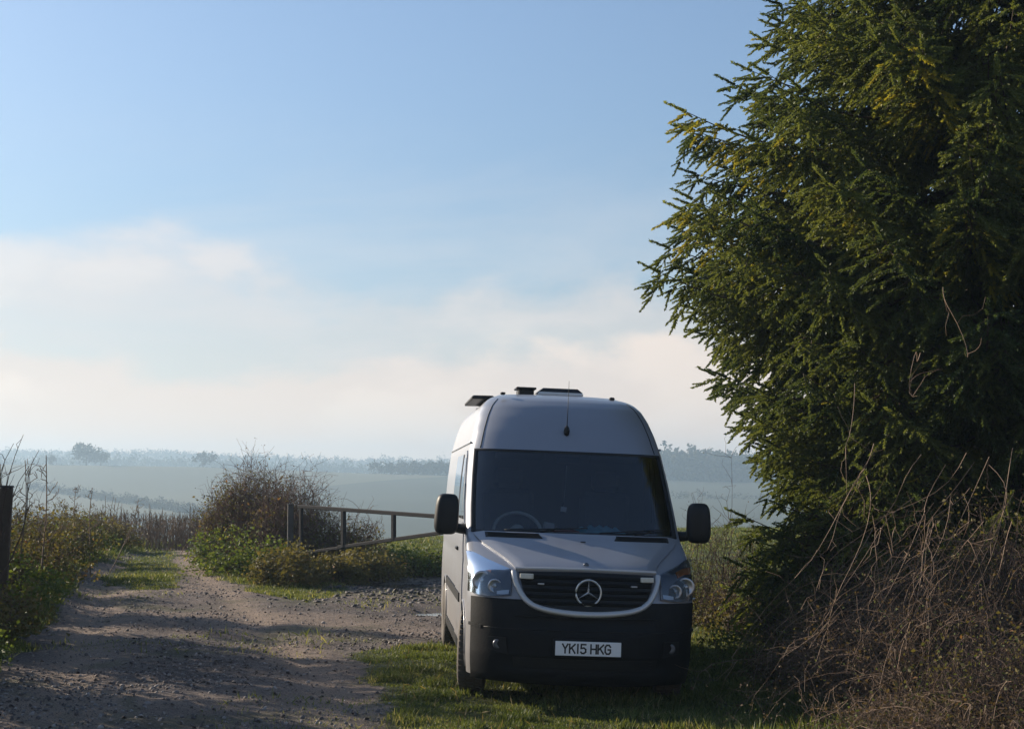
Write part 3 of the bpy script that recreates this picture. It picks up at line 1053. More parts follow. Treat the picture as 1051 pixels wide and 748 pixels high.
# windscreen glass, black seal, wipers
wsV = []; rws = np.linspace(WX0 - .004, WX1 + .004, 16); cws = np.linspace(-U_WS - .004, U_WS + .004, 31)
def wsf(s, t, o):
    z = WX0 + (WX1 - WX0) * t
    x = (s * 2 - 1) * U_WS * wz(z)
    return fpt(x, z, o)
gl = MB()
s, t = np.meshgrid(np.linspace(0, 1, 31), np.linspace(0, 1, 14))
P = wsf(s, t, np.full(s.shape, .004)).reshape(-1, 3)
gl.add(P, [(j * 31 + i, j * 31 + i + 1, (j + 1) * 31 + i + 1, (j + 1) * 31 + i) for j in range(13) for i in range(30)])
ws = gl.build('windscreen', M['windscreen'], van)
def ring_strip(f, wd, off, n=30):
    """border strip along the edge of a (s,t) sheet"""
    e = np.linspace(0, 1, n)
    out = np.concatenate([np.stack([e, 0 * e], -1), np.stack([0 * e + 1, e], -1)[1:], np.stack([e[::-1], 0 * e + 1], -1)[1:], np.stack([0 * e, e[::-1]], -1)[1:-1]])
    inn = .5 + (out - .5) * np.array([1 - 2 * wd[0], 1 - 2 * wd[1]])
    N = len(out)
    A = f(out[:, 0], out[:, 1], np.full(N, off)); B = f(inn[:, 0], inn[:, 1], np.full(N, off)); C_ = f(inn[:, 0], inn[:, 1], np.full(N, off - .012))
    return np.vstack([A, B, C_]), [(k, (k + 1) % N, N + (k + 1) % N, N + k) for k in range(N)] + [(N + k, N + (k + 1) % N, 2 * N + (k + 1) % N, 2 * N + k) for k in range(N)]
V, F = ring_strip(wsf, (.020, .028), .006)
MB().add(V, F).build('windscreen_seal', M['black'], ws)
for (x0, x1, z1) in ((-.62, .10, 1.43), (.20, .80, 1.44)):
    wp_ = MB()
    xs = np.linspace(x0, x1, 14); zs = np.linspace(1.392, z1, 14)
    wp_.tube(fpt(xs, zs, np.full(14, .018)), .006, 5)
    wp_.tube(fpt(np.linspace(x0 + .3, x0 + .45, 5), np.linspace(1.372, 1.41, 5), np.full(5, .03)), .009, 5)
    wp_.build('wiper', M['black'], van)
g = quadmap([(-.86, 1.366), (.86, 1.366), (.875, 1.388), (-.875, 1.388)])
front_patch('scuttle_panel', g, M['black'], van, .010, .02, 30, 3)

# roof-front seams following the pillars
for side in (-1, 1):
    zs = np.linspace(2.11, 2.60, 16)
    MB().tube(fpt(side * (wz(zs) - .085), zs, np.full(16, .002)), .0045, 4).build('roof_seam', M['plastic'], van)
# two way radio aerial on the brow
ab = fpt(np.array(-.02), np.array(2.285), np.array(.012))
an = MB()
an.lathe([(-.050, .004), (-.03, .022), (0, .028), (.03, .022), (.05, .008), (.055, .001)], ab + np.array([0, -.012, 0]), 'z', 14)
aer = an.build('aerial', M['black'], van)
MB().tube([ab + np.array([0, -.015, .03]), ab + np.array([.002, -.03, .2]), ab + np.array([.004, -.03, .46])], [.005, .003, .002], 5).build('whip', M['black'], aer)

# side: door glass, quarter glass, mouldings, handle, seams
for side in (-1, 1):
    def sidef(poly_b, poly_t, off):
        g_ = curvemap(poly_b, poly_t)
        def f(s, t, o):
            p = g_(s, t); return spt(side, p[..., 0], p[..., 1], off + o)
        return f
    door = MB()
    f = sidef([(1.16, .60), (1.5, .36), (2.35, .36)], [(1.42, 1.42), (1.6, 1.44), (2.35, 1.44)], .010)
    patch(door, f, 14, 12, .02)
    door = door.build('front_door', M['paint'], van)
    fr = MB(); f = sidef([(1.34, 1.445), (1.8, 1.445), (2.33, 1.445)], [(2.02, 2.05), (2.12, 2.09), (2.33, 2.09)], .010)
    patch(fr, f, 14, 12, .02); fr.build('window_frame', M['paint'], door)
    a = MB(); f = sidef([(1.42, 1.475), (1.6, 1.475), (1.70, 1.475)], [(1.80, 1.86), (1.76, 1.83), (1.72, 1.79)], .014)
    f = sidef([(1.42, 1.475), (1.70, 1.475)], [(1.69, 1.78), (1.70, 1.79)], .014)
    patch(a, f, 6, 8, .02); a.build('quarter_glass', M['doorglass'], door)
    a = MB(); f = sidef([(1.75, 1.475), (2.28, 1.475)], [(1.98, 2.02), (2.28, 2.03)], .014)
    patch(a, f, 8, 8, .02); a.build('door_glass', M['doorglass'], door)
    h = MB().box((side * (.985 + .012), 2.16, 1.17), (.03, .20, .04), None, .01); h.build('door_handle', M['black'], door)
    a = MB(); f = sidef([(2.52, 1.48), (3.65, 1.48)], [(2.52, 2.06), (3.65, 2.06)], .014)
    patch(a, f, 12, 8, .02); a.build('side_window', M['sideglass'], van)
    a = MB(); f = sidef([(1.47, .70), (4.26, .70)], [(1.47, .78), (4.26, .78)], .022)
    patch(a, f, 30, 4, .03); a.build('side_moulding', M['plastic'], van)
    a = MB(); f = sidef([(1.46, .27), (4.28, .27)], [(1.46, .36), (4.28, .36)], .012)
    patch(a, f, 30, 4, .03); a.build('sill', M['plastic'], van)
    for ya in (FA, RA):
        th = np.linspace(R(-14), R(194), 26)
        a = MB().tube([[side * (float(wz(.34 + math.sin(x_) * .41)) + .004), ya + math.cos(x_) * (RAD + .008), .34 + math.sin(x_) * (RAD + .008)] for x_ in th], .008, 6)
        a.build('arch_trim', M['paint'], van)
    # roof gutter line
    ys = np.linspace(1.9, YB - .05, 20)
    MB().tube(np.stack([np.full(20, side * (float(wz(2.16)) + .004)), ys, np.full(20, 2.16)], -1), .010, 5).build('gutter', M['paint'], van)
    # mirrors
    mx, my, mz = side * 1.165, 1.16, 1.52
    hs = MB()
    n1, n2 = 14, 20
    V = []
    for i in range(n1 + 1):
        ph = -math.pi / 2 + math.pi * i / n1
        for j in range(n2):
            a_ = 2 * math.pi * j / n2
            cx_ = math.copysign(abs(math.cos(ph)) ** .45, math.cos(ph)); sz_ = math.copysign(abs(math.sin(ph)) ** .6, math.sin(ph))
            X = .105 * cx_ * math.copysign(abs(math.cos(a_)) ** .6, math.cos(a_))
            Y = .085 * cx_ * math.copysign(abs(math.sin(a_)) ** .8, math.sin(a_))
            Z = .175 * sz_
            X *= 1 - .10 * (Z / .175) * (1 if side * X > 0 else 0)
            if Y > .03: Y = .03
            V.append([mx + X, my + Y, mz + Z])
    F = [(i * n2 + j, i * n2 + (j + 1) % n2, (i + 1) * n2 + (j + 1) % n2, (i + 1) * n2 + j) for i in range(n1) for j in range(n2)]
    hs.add(V, F)
    mir = hs.build('wing_mirror', M['black'], van)
    arm = MB().tube([(side * .90, my + .12, mz - .13), (side * 1.0, my + .06, mz - .125), (side * 1.09, my, mz - .10)], [.055, .045, .045], 8)
    arm.build('mirror_arm', M['black'], mir)
    MB().box((mx, my + .034, mz + .03), (.17, .006, .22), None, .002).build('mirror_glass', M['chrome'], mir)
    MB().box((mx, my + .034, mz - .125), (.16, .006, .06), None, .002).build('wide_angle_glass', M['chrome'], mir)
    # wheels
    for ya, st_ in ((FA, R(-7)), (RA, 0)):
        wr = empty('wheel', (side * .885, ya, .34)); wr.parent = van; wr.rotation_euler = (0, 0, st_)
        ty = MB().lathe([(-.10, .20), (-.112, .24), (-.115, .28), (-.105, .325), (-.085, .340), (0, .344), (.085, .340), (.105, .325), (.115, .28), (.112, .24), (.10, .20)], (0, 0, 0), 'x', 40)
        for k in range(44):
            a_ = 2 * math.pi * k / 44
            for xo in (-.07, .0, .07):
                ty.box((xo, math.cos(a_ + xo) * .345, math.sin(a_ + xo) * .345), (.055, .030, .014), (a_ + xo - math.pi / 2, 0, 0))
        ty.build('tyre', M['rubber'], wr)
        rim = MB().lathe([(side * .10, .205), (side * .085, .19), (side * .06, .17), (side * .045, .10), (side * .07, .075), (side * .075, .001)], (0, 0, 0), 'x', 32)
        for k in range(6):
            a_ = R(60 * k); rim.lathe([(side * .082, .001), (side * .08, .012), (side * .06, .014)], (0, math.cos(a_) * .055, math.sin(a_) * .055), 'x', 8)
        rim.build('rim', M['rim'], wr)
    MB().box((side * .86, RA + .45, .33), (.26, .012, .34), None, .003).build('mudflap', M['rubber'], van)

# number plate with its letters
bracket = MB().box((0, -.030, .475), (.56, .03, .14), None, .006).build('plate_bracket', M['plastic'], bump_o)
pb = MB().box((0, -.050, .475), (.520, .008, .111), None, .002)
plate = pb.build('number_plate', M['plate'], van)
LET = {'Y': [[(0, 1), (.5, .48), (1, 1)], [(.5, .48), (.5, 0)]], 'K': [[(0, 0), (0, 1)], [(1, 1), (.05, .42)], [(.35, .62), (1, 0)]],
       '1': [[(.5, 0), (.5, 1)]], '5': [[(.95, 1), (.12, 1), (.08, .56), (.6, .62), (.95, .45), (.95, .16), (.62, 0), (.25, 0), (.03, .14)]],
       'H': [[(0, 0), (0, 1)], [(1, 0), (1, 1)], [(0, .5), (1, .5)]],
       'G': [[(.97, .80), (.72, 1), (.28, 1), (0, .78), (0, .22), (.28, 0), (.72, 0), (.97, .18), (.97, .48), (.55, .48)]]}
lt = MB()
cw, chh, sw, gap = .042, .068, .0125, .0145
xx = -(.050 * 0 + (7 * cw + 6 * gap + .036 - cw * .0) / 2) + .004
for ch in 'YK15 HKG':
    if ch == ' ':
        xx += .033 - gap + .006; continue
    wch = cw if ch != '1' else .016
    for pl_ in LET[ch]:
        pts = [np.array([xx + p[0] * wch, -.0545, .475 - chh / 2 + p[1] * chh]) for p in pl_]
        for a_, b_ in zip(pts[:-1], pts[1:]):
            d = b_ - a_; L = np.linalg.norm(d); ang = math.atan2(d[2], d[0])
            lt.box((a_ + b_) / 2, (L + sw * .8, .0022, sw), (0, -ang, 0))
    xx += wch + gap
lt.build('plate_lettering', M['ink'], plate)

# roof furniture
sp_ = MB().box((-.77, 3.4, 2.635), (.22, 1.35, .030), (0, R(-1), 0), .006)
spo = sp_.build('solar_panel', M['black'], van)
MB().box((-.77, 3.4, 2.654), (.19, 1.30, .006), (0, R(-1), 0)).build('solar_cells', M['solar'], spo)
for yy_ in (2.85, 3.95):
    mt = MB()
    mt.box((-.69, yy_, 2.56), (.05, .05, .07), None, .004)
    mt.build('panel_bracket', M['white'], spo)
vb = MB().box((-.32, 2.95, 2.70), (.155, .26, .085), None, .012)
vb.box((-.32, 2.95, 2.75), (.20, .30, .022), None, .008)
vb.build('roof_vent', M['black'], van)
rv = MB().box((.035, 3.0, 2.70), (.44, .5, .04), None, .012)
rvo = rv.build('roof_hatch', M['white'], van)
V = np.array([[-.215, -.24, 0], [.215, -.24, 0], [.215, .24, 0], [-.215, .24, 0], [-.17, -.19, .040], [.17, -.19, .040], [.17, .19, .040], [-.17, .19, .040]]) + np.array([.035, 3.0, 2.721])
MB().add(V, [(0, 1, 5, 4), (1, 2, 6, 5), (2, 3, 7, 6), (3, 0, 4, 7), (4, 5, 6, 7)], False).build('hatch_lid', M['black'], rvo)
MB().box((.50, 2.5, 2.66), (.05, .05, .03), None, .01).build('roof_clip', M['black'], van)
MB().box((-.57, 2.3, 2.655), (.05, .05, .025), None, .01).build('roof_clip', M['black'], van)

# cab interior
cb = MB()
zb_ = np.linspace(.5, 2.55, 20)
cb.add([[-(wz(z) - .03), 2.75, z] for z in zb_] + [[wz(z) - .03, 2.75, z] for z in zb_[::-1]], [tuple(range(40))], False)
cb.build('bulkhead', M['bulkhead'], van)
cf = MB().box((0, 1.9, .60), (1.8, 1.6, .06)); cf.build('cab_floor', M['bulkhead'], van)
cr = MB().box((0, 2.33, 2.16), (1.36, .80, .02)); cr.build('headlining', M['bulkhead'], van)
ds = MB()
xs = np.linspace(-.84, .84, 25)
prof = [(1.02, 1.30), (1.10, 1.37), (1.30, 1.385), (1.50, 1.375), (1.62, 1.33), (1.66, 1.15), (1.60, .80)]
V = np.array([[[x_, y_ + .14 * abs(x_) ** 2.2, z_ + .03 * math.exp(-((x_ + .42) / .22) ** 2) * (1.25 < y_ < 1.64)] for x_ in xs] for y_, z_ in prof])
ds.add(V.reshape(-1, 3), [(j * 25 + i, j * 25 + i + 1, (j + 1) * 25 + i + 1, (j + 1) * 25 + i) for j in range(6) for i in range(24)])
ds.build('dashboard', M['dash'], van)
stw = MB()
sc_ = np.array([-.46, 1.73, 1.37]); tilt = R(38)
th = np.linspace(0, 2 * math.pi, 37)
ring = [sc_ + np.array([.215 * math.cos(a), .215 * math.sin(a) * math.sin(tilt) * 1.0, .215 * math.sin(a) * math.cos(tilt)]) for a in th]
stw.tube(ring, .017, 7, False)
for a in (0, 180, 270):
    e = sc_ + np.array([.20 * math.cos(R(a)), .20 * math.sin(R(a)) * math.sin(tilt), .20 * math.sin(R(a)) * math.cos(tilt)])
    stw.tube([sc_, e], [.03, .014], 6)
stw.lathe([(-.03, .001), (-.02, .06), (.02, .07)], sc_, 'y', 14)
stw.build('steering_wheel', M['wheelrim'], van)
for xs_ in (-.46, .46):
    st_o = MB().box((xs_, 2.22, 1.12), (.50, .50, .16), None, .05); 
    st_o.box((xs_, 2.47, 1.45), (.48, .14, .62), (R(-10), 0, 0), .05)
    seat = st_o.build('cab_seat', M['seat'], van)
    MB().box((xs_, 2.53, 1.86), (.27, .10, .19), (R(-10), 0, 0), .04).build('headrest', M['seat'], seat)
MB().box((.0, 1.72, 2.03), (.23, .03, .065), (R(12), 0, 0), .012).build('interior_mirror', M['black'], van)
for xs_ in (-.42, .42):
    MB().box((xs_, 1.83, 2.06), (.42, .13, .02), (R(-25), 0, 0), .006).build('sun_visor', M['dash'], van)


XS = .945


def zmap(z): return np.interp(z, _ZK[0], _ZK[1])


def fit(o):
    """bring the finished van to its measured width and heights; small rigid pieces only shift"""
    rigid = o.name.split('.')[0] in ('emblem', 'number_plate', 'plate_lettering', 'plate_bracket', 'wing_mirror', 'mirror_glass', 'wide_angle_glass',
                                     'steering_wheel', 'roof_vent', 'roof_hatch', 'hatch_lid', 'solar_panel', 'solar_cells', 'interior_mirror', 'reflector', 'bulb', 'aerial', 'whip')
    if o.type == 'MESH':
        n = len(o.data.vertices); co = np.empty(n * 3, np.float32); o.data.vertices.foreach_get('co', co); co = co.reshape(-1, 3)
        if rigid:
            c = (co.min(0) + co.max(0)) / 2
            co[:, 0] += c[0] * (XS - 1); co[:, 2] += zmap(c[2]) - c[2]
        else:
            co[:, 0] *= np.interp(co[:, 2], [1.1, 1.375, 2.1, 2.45, 2.67], [XS, .985, 1.035, 1.02, 1.0]); co[:, 2] = zmap(co[:, 2])
        co[:, 2] -= (co[:, 2] > 2.62) * 0
        o.data.vertices.foreach_set('co', co.ravel()); o.data.update()
        for ch in o.children: fit(ch)
    elif o is van:
        for ch in o.children: fit(ch)
    else:
        o.location.x *= XS


fit(van)


def inside(name, mb, mat, label, cat, group=None):
    """a loose thing lying in the cab: top level, standing where the van carries it"""
    o = mb.build(name, mat)
    for v in o.data.vertices: v.co.z -= .046
    o.matrix_world = VM
    tag(o, label, cat, group)
    return o


g = np.random.default_rng(3)
cl = MB()
nx_, ny__ = 26, 10
V = []
for j in range(ny__):
    for i in range(nx_):
        x_ = .02 + .46 * i / (nx_ - 1); y_ = 1.24 + .22 * j / (ny__ - 1)
        e = math.sin(math.pi * i / (nx_ - 1)) ** .5 * math.sin(math.pi * j / (ny__ - 1)) ** .6
        V.append([x_, y_, 1.395 + e * (.045 + .018 * math.sin(i * 1.1 + j) + .012 * math.sin(i * .4 - j * 1.7))])
cl.add(V, [(j * nx_ + i, j * nx_ + i + 1, (j + 1) * nx_ + i + 1, (j + 1) * nx_ + i) for j in range(ny__ - 1) for i in range(nx_ - 1)])
inside('crumpled_cloth', cl, M['cloth'], 'crumpled teal cloth lying on the dashboard behind the windscreen', 'cloth')
inside('paper_bag', MB().box((-.20, 1.30, 1.425), (.09, .07, .085), (R(5), R(8), .3), .012), M['paper'], 'small pale paper packet standing on the dashboard next to the steering wheel', 'packet')
inside('leaflet', MB().box((-.08, 1.25, 1.402), (.26, .16, .012), (R(3), 0, .15), .003), M['red'], 'reddish folded leaflet lying flat on the dashboard before the teal cloth', 'leaflet')
inside('air_freshener', MB().box((-.03, 1.66, 1.585), (.055, .006, .045), (0, R(6), 0), .002).tube([(-.03, 1.66, 1.6), (-.01, 1.70, 1.98)], .0015, 4), M['paper'], 'pale square air freshener hanging on a string behind the windscreen', 'air freshener')

# ------------------------------------------------------------------ gate
gL = at(307, 590, 26.5); gR = at(462, 548, 24.0)
gz = float(T(gL[0], gL[1]))
topL = at(308, 519, 26.5); topR = at(475, 531.5, 24.0)
dz_ = topR - topL
gate = empty('barrier_gate', (topL[0], topL[1], gz))
tag(gate, 'rusty metal field gate with a long top rail and slanting lower brace', 'gate')
gi = np.array([topL[0], topL[1], gz])
def gpnt(px, py):
    """place on the gate's own upright plane"""
    d = ray(px, py); o = np.array([0, 0, CAMZ])
    n = np.cross(topR - topL, [0, 0, 1.]); k = np.dot(topL - o, n) / np.dot(d, n)
    return o + d * k - gi
def bar(name, a, b, wd, mat, parent):
    a, b = np.array(a), np.array(b); d = b - a; L = np.linalg.norm(d)
    yaw_ = math.atan2(d[1], d[0]); pt = math.asin(d[2] / L)
    m_ = Matrix.Rotation(yaw_, 3, 'Z') @ Matrix.Rotation(-pt, 3, 'Y')
    mb_ = MB().box((0, 0, 0), (L, wd, wd), None, wd * .15)
    mb_.V[-1] = mb_.V[-1] @ np.array(m_).T + (a + b) / 2
    return mb_.build(name, mat, parent)
bar('top_rail', gpnt(306, 519.5), gpnt(478, 531.8), .065, M['steel'], gate)
bar('brace_rail', gpnt(347, 561.5), gpnt(478, 543.0), .060, M['steel'], gate)
bar('upright', gpnt(309, 521), gpnt(309, 574), .065, M['steel'], gate)
bar('upright', gpnt(352.5, 524), gpnt(352.5, 562), .075, M['steel'], gate)
bar('upright', gpnt(404, 527), gpnt(404, 554), .070, M['steel'], gate)
bar('upright', gpnt(470, 531), gpnt(470, 544), .060, M['steel'], gate)
bar('lower_rail', gpnt(306, 568), gpnt(352, 561.5), .05, M['steel'], gate)
pp = at(297.5, 590, 26.7)
def post(name, x, y, h, wd, mat, label, cat='post', lean=(0, 0), cap=False):
    z = float(T(x, y)) - .15
    root = empty(name, (x, y, z), (lean[0], lean[1], .2))
    tag(root, label, cat)
    p_ = MB().box((0, 0, h / 2), (wd, wd, h), None, wd * .08).build('shaft', mat, root)
    c = MB().box((0, 0, h + .012), (wd * 1.06, wd * 1.06, .024), None, .006).build('cap', M['steel'] if cap else M['galv'], root)
    return root
tp = at(298, 518.5, 26.7)
post('gate_post', pp[0], pp[1], tp[2] - float(T(pp[0], pp[1])) + .15, .10, M['galv'], 'weathered square gate post holding the hinge end of the barrier gate')
tp = at(3, 500, 17.5)
post('fence_post', tp[0], tp[1], tp[2] - float(T(tp[0], tp[1])) + .15, .13, M['barkdark'], 'dark timber post with pale top in the hedge at the left edge', 'post', (.02, .03))


# ------------------------------------------------------------------ plants
LEAF_V = np.array([[0, 0, 0], [.5, .32, .10], [1.0, 0, -.05], [.5, -.32, .10]])
LEAF_F = np.array([[0, 1, 2, 3]])


def leaves(name, P, size, mat, parent, g, flat=.35, rnd=None):
    n = len(P)
    X = unit(n, g); X[:, 2] *= .6
    Z = unit(n, g) * (1 - flat) + np.array([0, 0, 1.]) * flat
    rnd = g.random(n) if rnd is None else rnd
    V, F, A = scatter(LEAF_V, LEAF_F, P, X, Z, size, rnd)
    return np_mesh(name, V, F, mat, parent, False, {'rnd': A})


def wander(a, b, n, amp, g, sag=0.0):
    """a bent path from a to b"""
    t = np.linspace(0, 1, n)[:, None]
    k = g.normal(size=(3, 3)) * amp
    w_ = sum(np.sin(t * math.pi * (i + 1)) * k[i] / (i + 1) for i in range(3))
    P = a + (b - a) * t + w_
    P[:, 2] += sag * np.sin(t[:, 0] * math.pi)
    return P


def bush(name, label, cat, group, x, y, rx, ry, h, nl, ls, nt, seed, leafm='leaf', twigm='twig', leaf_top=.75, twig_up=1.15, tr=.006, clump=60, mid=None, spike=.25):
    """hedge bush: many bent stems from the ground, leaf clumps lower down, bare twig tips above"""
    g = np.random.default_rng(seed)
    root = empty(name, (x, y, float(T(x, y)) - .03))
    tag(root, label, cat, group)
    q = QB(3)
    tips = []
    for i in range(nt):
        a = g.uniform(0, 2 * math.pi); rr = math.sqrt(g.random())
        top = np.array([math.cos(a) * rx * rr, math.sin(a) * ry * rr, h * twig_up * math.sqrt(max(.05, 1 - rr ** 2.2)) * g.uniform(.55, 1.0) * (1 + spike * (g.random() < .12))])
        b = np.array([top[0] * .55 + g.normal() * .12, top[1] * .55 + g.normal() * .1, 0])
        P = wander(b, top, 8, .10 * h, g, .05)
        q.tube(P, np.linspace(tr * 1.6, tr * .45, 8), g.random())
        for k in range(4):
            j = g.integers(3, 8); p0 = P[j]
            d = unit(1, g)[0]; d[2] = abs(d[2]) * .9 + .15
            L = g.uniform(.10, .34) * h
            Q = wander(p0, p0 + d * L, 5, .035 * h, g)
            q.tube(Q, np.linspace(tr * .7, tr * .3, 5), g.random())
            tips.append(Q[2:])
    tips = np.concatenate(tips)
    q.build('stems', M[twigm], root)
    cl = []
    for i in range(clump):
        a = g.uniform(0, 2 * math.pi); rr = g.random() ** .45
        zz_ = g.random() ** 1.1 * h * leaf_top * math.sqrt(max(.08, 1 - rr ** 3))
        cl.append([math.cos(a) * rx * rr, math.sin(a) * ry * rr, zz_ + .05])
    cl = np.array(cl)
    ci = g.integers(0, clump, nl)
    sg = np.array([rx, ry, h]) * .085 + .05
    P = cl[ci] + g.normal(size=(nl, 3)) * sg
    P[:, 2] = np.abs(P[:, 2]) + .02
    tone = g.random(clump)[ci] * .5 + g.random(nl) * .5
    leaves('foliage', P, g.uniform(.6, 1.3, nl) * ls, M[leafm], root, g, .3, tone)
    nb = int(nl * .22)
    ti = tips[g.integers(0, len(tips), nb)] + g.normal(size=(nb, 3)) * .02
    leaves('autumn_leaves', ti, g.uniform(.35, .75, nb) * ls, M[mid or 'leafbrown'], root, g, .1)
    return root


# the thorn hedge left of the gate
def wp(px, Y): return at(px, 500, Y)[0]
bush('thorn_hedge', 'rounded brown thorn bush with ivy skirts at the bend of the track', 'bush', None, wp(259, 31), 31, 1.08, 1.1, 1.98, 7500, .06, 620, 41, 'leafmix', 'twig', .80, 1.05, .0065, 110, spike=.04)
bush('thorn_hedge', 'upright twiggy bush with scattered leaves directly behind the gate post', 'bush', None, wp(305, 30), 29.6, .85, .8, 1.95, 3600, .06, 320, 42, 'leafmix', 'twig', .62, 1.02, .0065, 70, spike=.12)
bush('thorn_hedge', 'low dark bare bush showing through the gate rails', 'bush', None, wp(352, 30), 30.5, .9, .9, 1.20, 1800, .07, 170, 43, 'leafmix', 'twig', .6, 1.08, .0065, 60, spike=.1)
GRP = 'bramble clumps under the hedge'
for i, (px, Y, rx, h, lb) in enumerate([
        (236, 29.5, .70, .80, 'bright green bramble clump leftmost at the foot of the thorn bush'),
        (262, 27.6, .8, .72, 'green bramble clump in front of the middle of the thorn bush'),
        (300, 25.7, .6, .62, 'leafy bramble clump round the foot of the gate post'),
        (340, 26.6, .5, .42, 'shaded bramble clump below the second gate upright'),
        (378, 27.6, .6, .45, 'dark green bramble clump below the third gate upright'),
        (412, 29.0, .7, .42, 'sunlit bramble clump under the slanting gate brace'),
        (446, 29.5, .7, .48, 'yellow green bramble clump close against the rear of the van')]):
    bush('bramble_clump', lb, 'bramble', GRP, wp(px, Y), Y, rx, .6, h, 2600, .07, 45, 60 + i, 'leafmix' if i in (2, 3, 4) else 'leaf', 'twigdark', .95, 1.0, .004, 45)

# left verge
GRP = 'hedge plants along the left verge'
left = [
    (-32, 15.6, .7, .75, 'leafmix', 'dark hedge plant at the foot of the timber post'),
    (-2, 19.0, .8, .75, 'leaf', 'leafy bramble in front of the timber post at the left edge'),
    (28, 22.5, .85, 1.0, 'leafmix', 'brownish hedge plant under the tallest dead stalks'),
    (20, 26.0, 1.2, 1.35, 'leafmix', 'twiggy hedge plant behind the timber post'),
    (44, 27.0, .85, 1.0, 'leaf', 'green bramble at the bend of the left wheel track'),
    (42, 31.0, 1.4, 1.35, 'leafmix', 'brown hedge plant set back behind the verge brambles'),
    (72, 32.5, .9, .90, 'leaf', 'fresh green bramble left of the grass island'),
    (104, 38.0, .9, .8, 'leafmix', 'low hedge plant beyond the grass island'),
    (70, 37.5, 1.3, 1.1, 'leafmix', 'brown hedge plant behind the fresh green bramble'),
]
for i, (px, Y, rx, h, lm, lb) in enumerate(left):
    bush('hedge_plant', lb, 'hedge plant', GRP, wp(px, Y), Y, rx, .8, h * .72, 2600, .065, 90, 80 + i, lm, 'twigdark' if i % 2 else 'twig', .8, 1.1, .0045, 55)
# low weeds spilling on the verge
GRP = 'weeds on the left verge'
for i, (px, py, lb) in enumerate([(14, 650, 'nearest low weed patch at the left edge of the photo'), (38, 622, 'low weed patch on the shaded bank beside the track'), (66, 604, 'pale weed patch beside the narrowing track'), (4, 690, 'dark weed patch at the lower left corner')]):
    p = gp(px, py)
    bush('weed_patch', lb, 'weed', GRP, p[0] - .5, p[1], .6, .6, .30, 1100, .05, 14, 120 + i, 'leaf', 'twigdark', 1.0, 1.0, .003, 30)


def stalk(label, px, py_top, Y, seed, lean=0., spread=.3, r=.010):
    g = np.random.default_rng(seed)
    x = wp(px, Y); z0 = float(T(x, Y)); top = at(px, py_top, Y)[2] - z0
    root = QB(4)
    P = wander(np.array([0, 0, -.05]), np.array([lean, 0, top]), 9, .03, g)
    root.tube(P, np.linspace(r, r * .4, 9), .3)
    for k in range(13):
        j = g.uniform(.35, .97); p0 = P[int(j * 8)] + (P[min(8, int(j * 8) + 1)] - P[int(j * 8)]) * (j * 8 % 1)
        a = g.uniform(0, 6.28); L = spread * (1.25 - j) * g.uniform(.4, 1)
        d = np.array([math.cos(a), math.sin(a), .75]) * L
        Q = wander(p0, p0 + d, 5, .02, g)
        root.tube(Q, np.linspace(r * .5, r * .25, 5), .6)
        for m_ in range(3):
            e = unit(1, g)[0] * .07; e[2] = abs(e[2])
            root.tube(np.array([Q[-1 - m_], Q[-1 - m_] + e * .6, Q[-1 - m_] + e]), r * .35, .8)
    o = root.build('dead_stalk', M['stalk'])
    o.location = (x, Y, z0)
    return tag(o, label, 'dead stalk', 'dead weed stalks rising from the left hedge')


stalk('tallest branched dead stalk rising from the left hedge', 45, 467, 21, 1, .02, .38, .013)
stalk('dead stalk immediately left of the tallest one', 25, 472, 20, 2, 0, .34, .011)
stalk('dead stalk at the very edge of the photo by the timber post', 4, 476, 19, 3, -.05, .4, .011)
stalk('slender dead stalk well right of the tallest one', 77, 500, 27, 4, .02, .3, .010)
stalk('thick headed dead stalk above the verge brambles', 95, 503, 27, 5, 0, .26, .014)
stalk('dead stalk leaning far to the right over the hedge', 113, 512, 29, 6, .55, .4, .010)
# bare thin branches reaching into the frame
g = np.random.default_rng(91)
q = QB(3)
x0_ = wp(-30, 16); z0_ = float(T(x0_, 16))
for k in range(5):
    tip = at([24, 14, 40, 6, 30][k], [446, 455, 462, 470, 478][k], 16) - np.array([x0_, 16, z0_])
    P = wander(np.array([g.normal() * .05, 0, 0]), tip, 10, .10, g, .1)
    q.tube(P, np.linspace(.012, .003, 10), g.random())
    for m_ in range(6):
        j = g.integers(4, 9); d = unit(1, g)[0] * .22; d[2] = abs(d[2])
        q.tube(wander(P[j], P[j] + d + (tip - P[j]) * .15, 5, .02, g), np.linspace(.004, .002, 5), g.random())
o = q.build('bare_sapling', M['twigdark']); o.location = (x0_, 16, z0_)
tag(o, 'bare sapling leaning in at the left edge above the hedge', 'sapling')

# dense low row of dry stems on the crest
g = np.random.default_rng(92)
q = QB(3)
for k in range(620):
    px = g.uniform(96, 228); Y = g.uniform(40, 46)
    x = wp(px, Y) ; z = float(T(x, Y))
    h = g.uniform(.45, 1.05) * (1.25 if g.random() < .12 else 1)
    P = wander(np.array([x, Y, z - .1]), np.array([x + g.normal() * .10, Y + g.normal() * .1, z + h]), 5, .03, g)
    q.tube(P, np.linspace(.012, .006, 5), g.random())
    for m_ in range(2):
        d = unit(1, g)[0] * .16; d[2] = abs(d[2]) + .06
        q.tube(np.array([P[3], P[3] + d * .5, P[3] + d]), .006, g.random())
tag(q.build('dry_weeds', M['stalk']), kind='stuff', label='brown band of dry weed stems where the track drops away', cat='weeds')


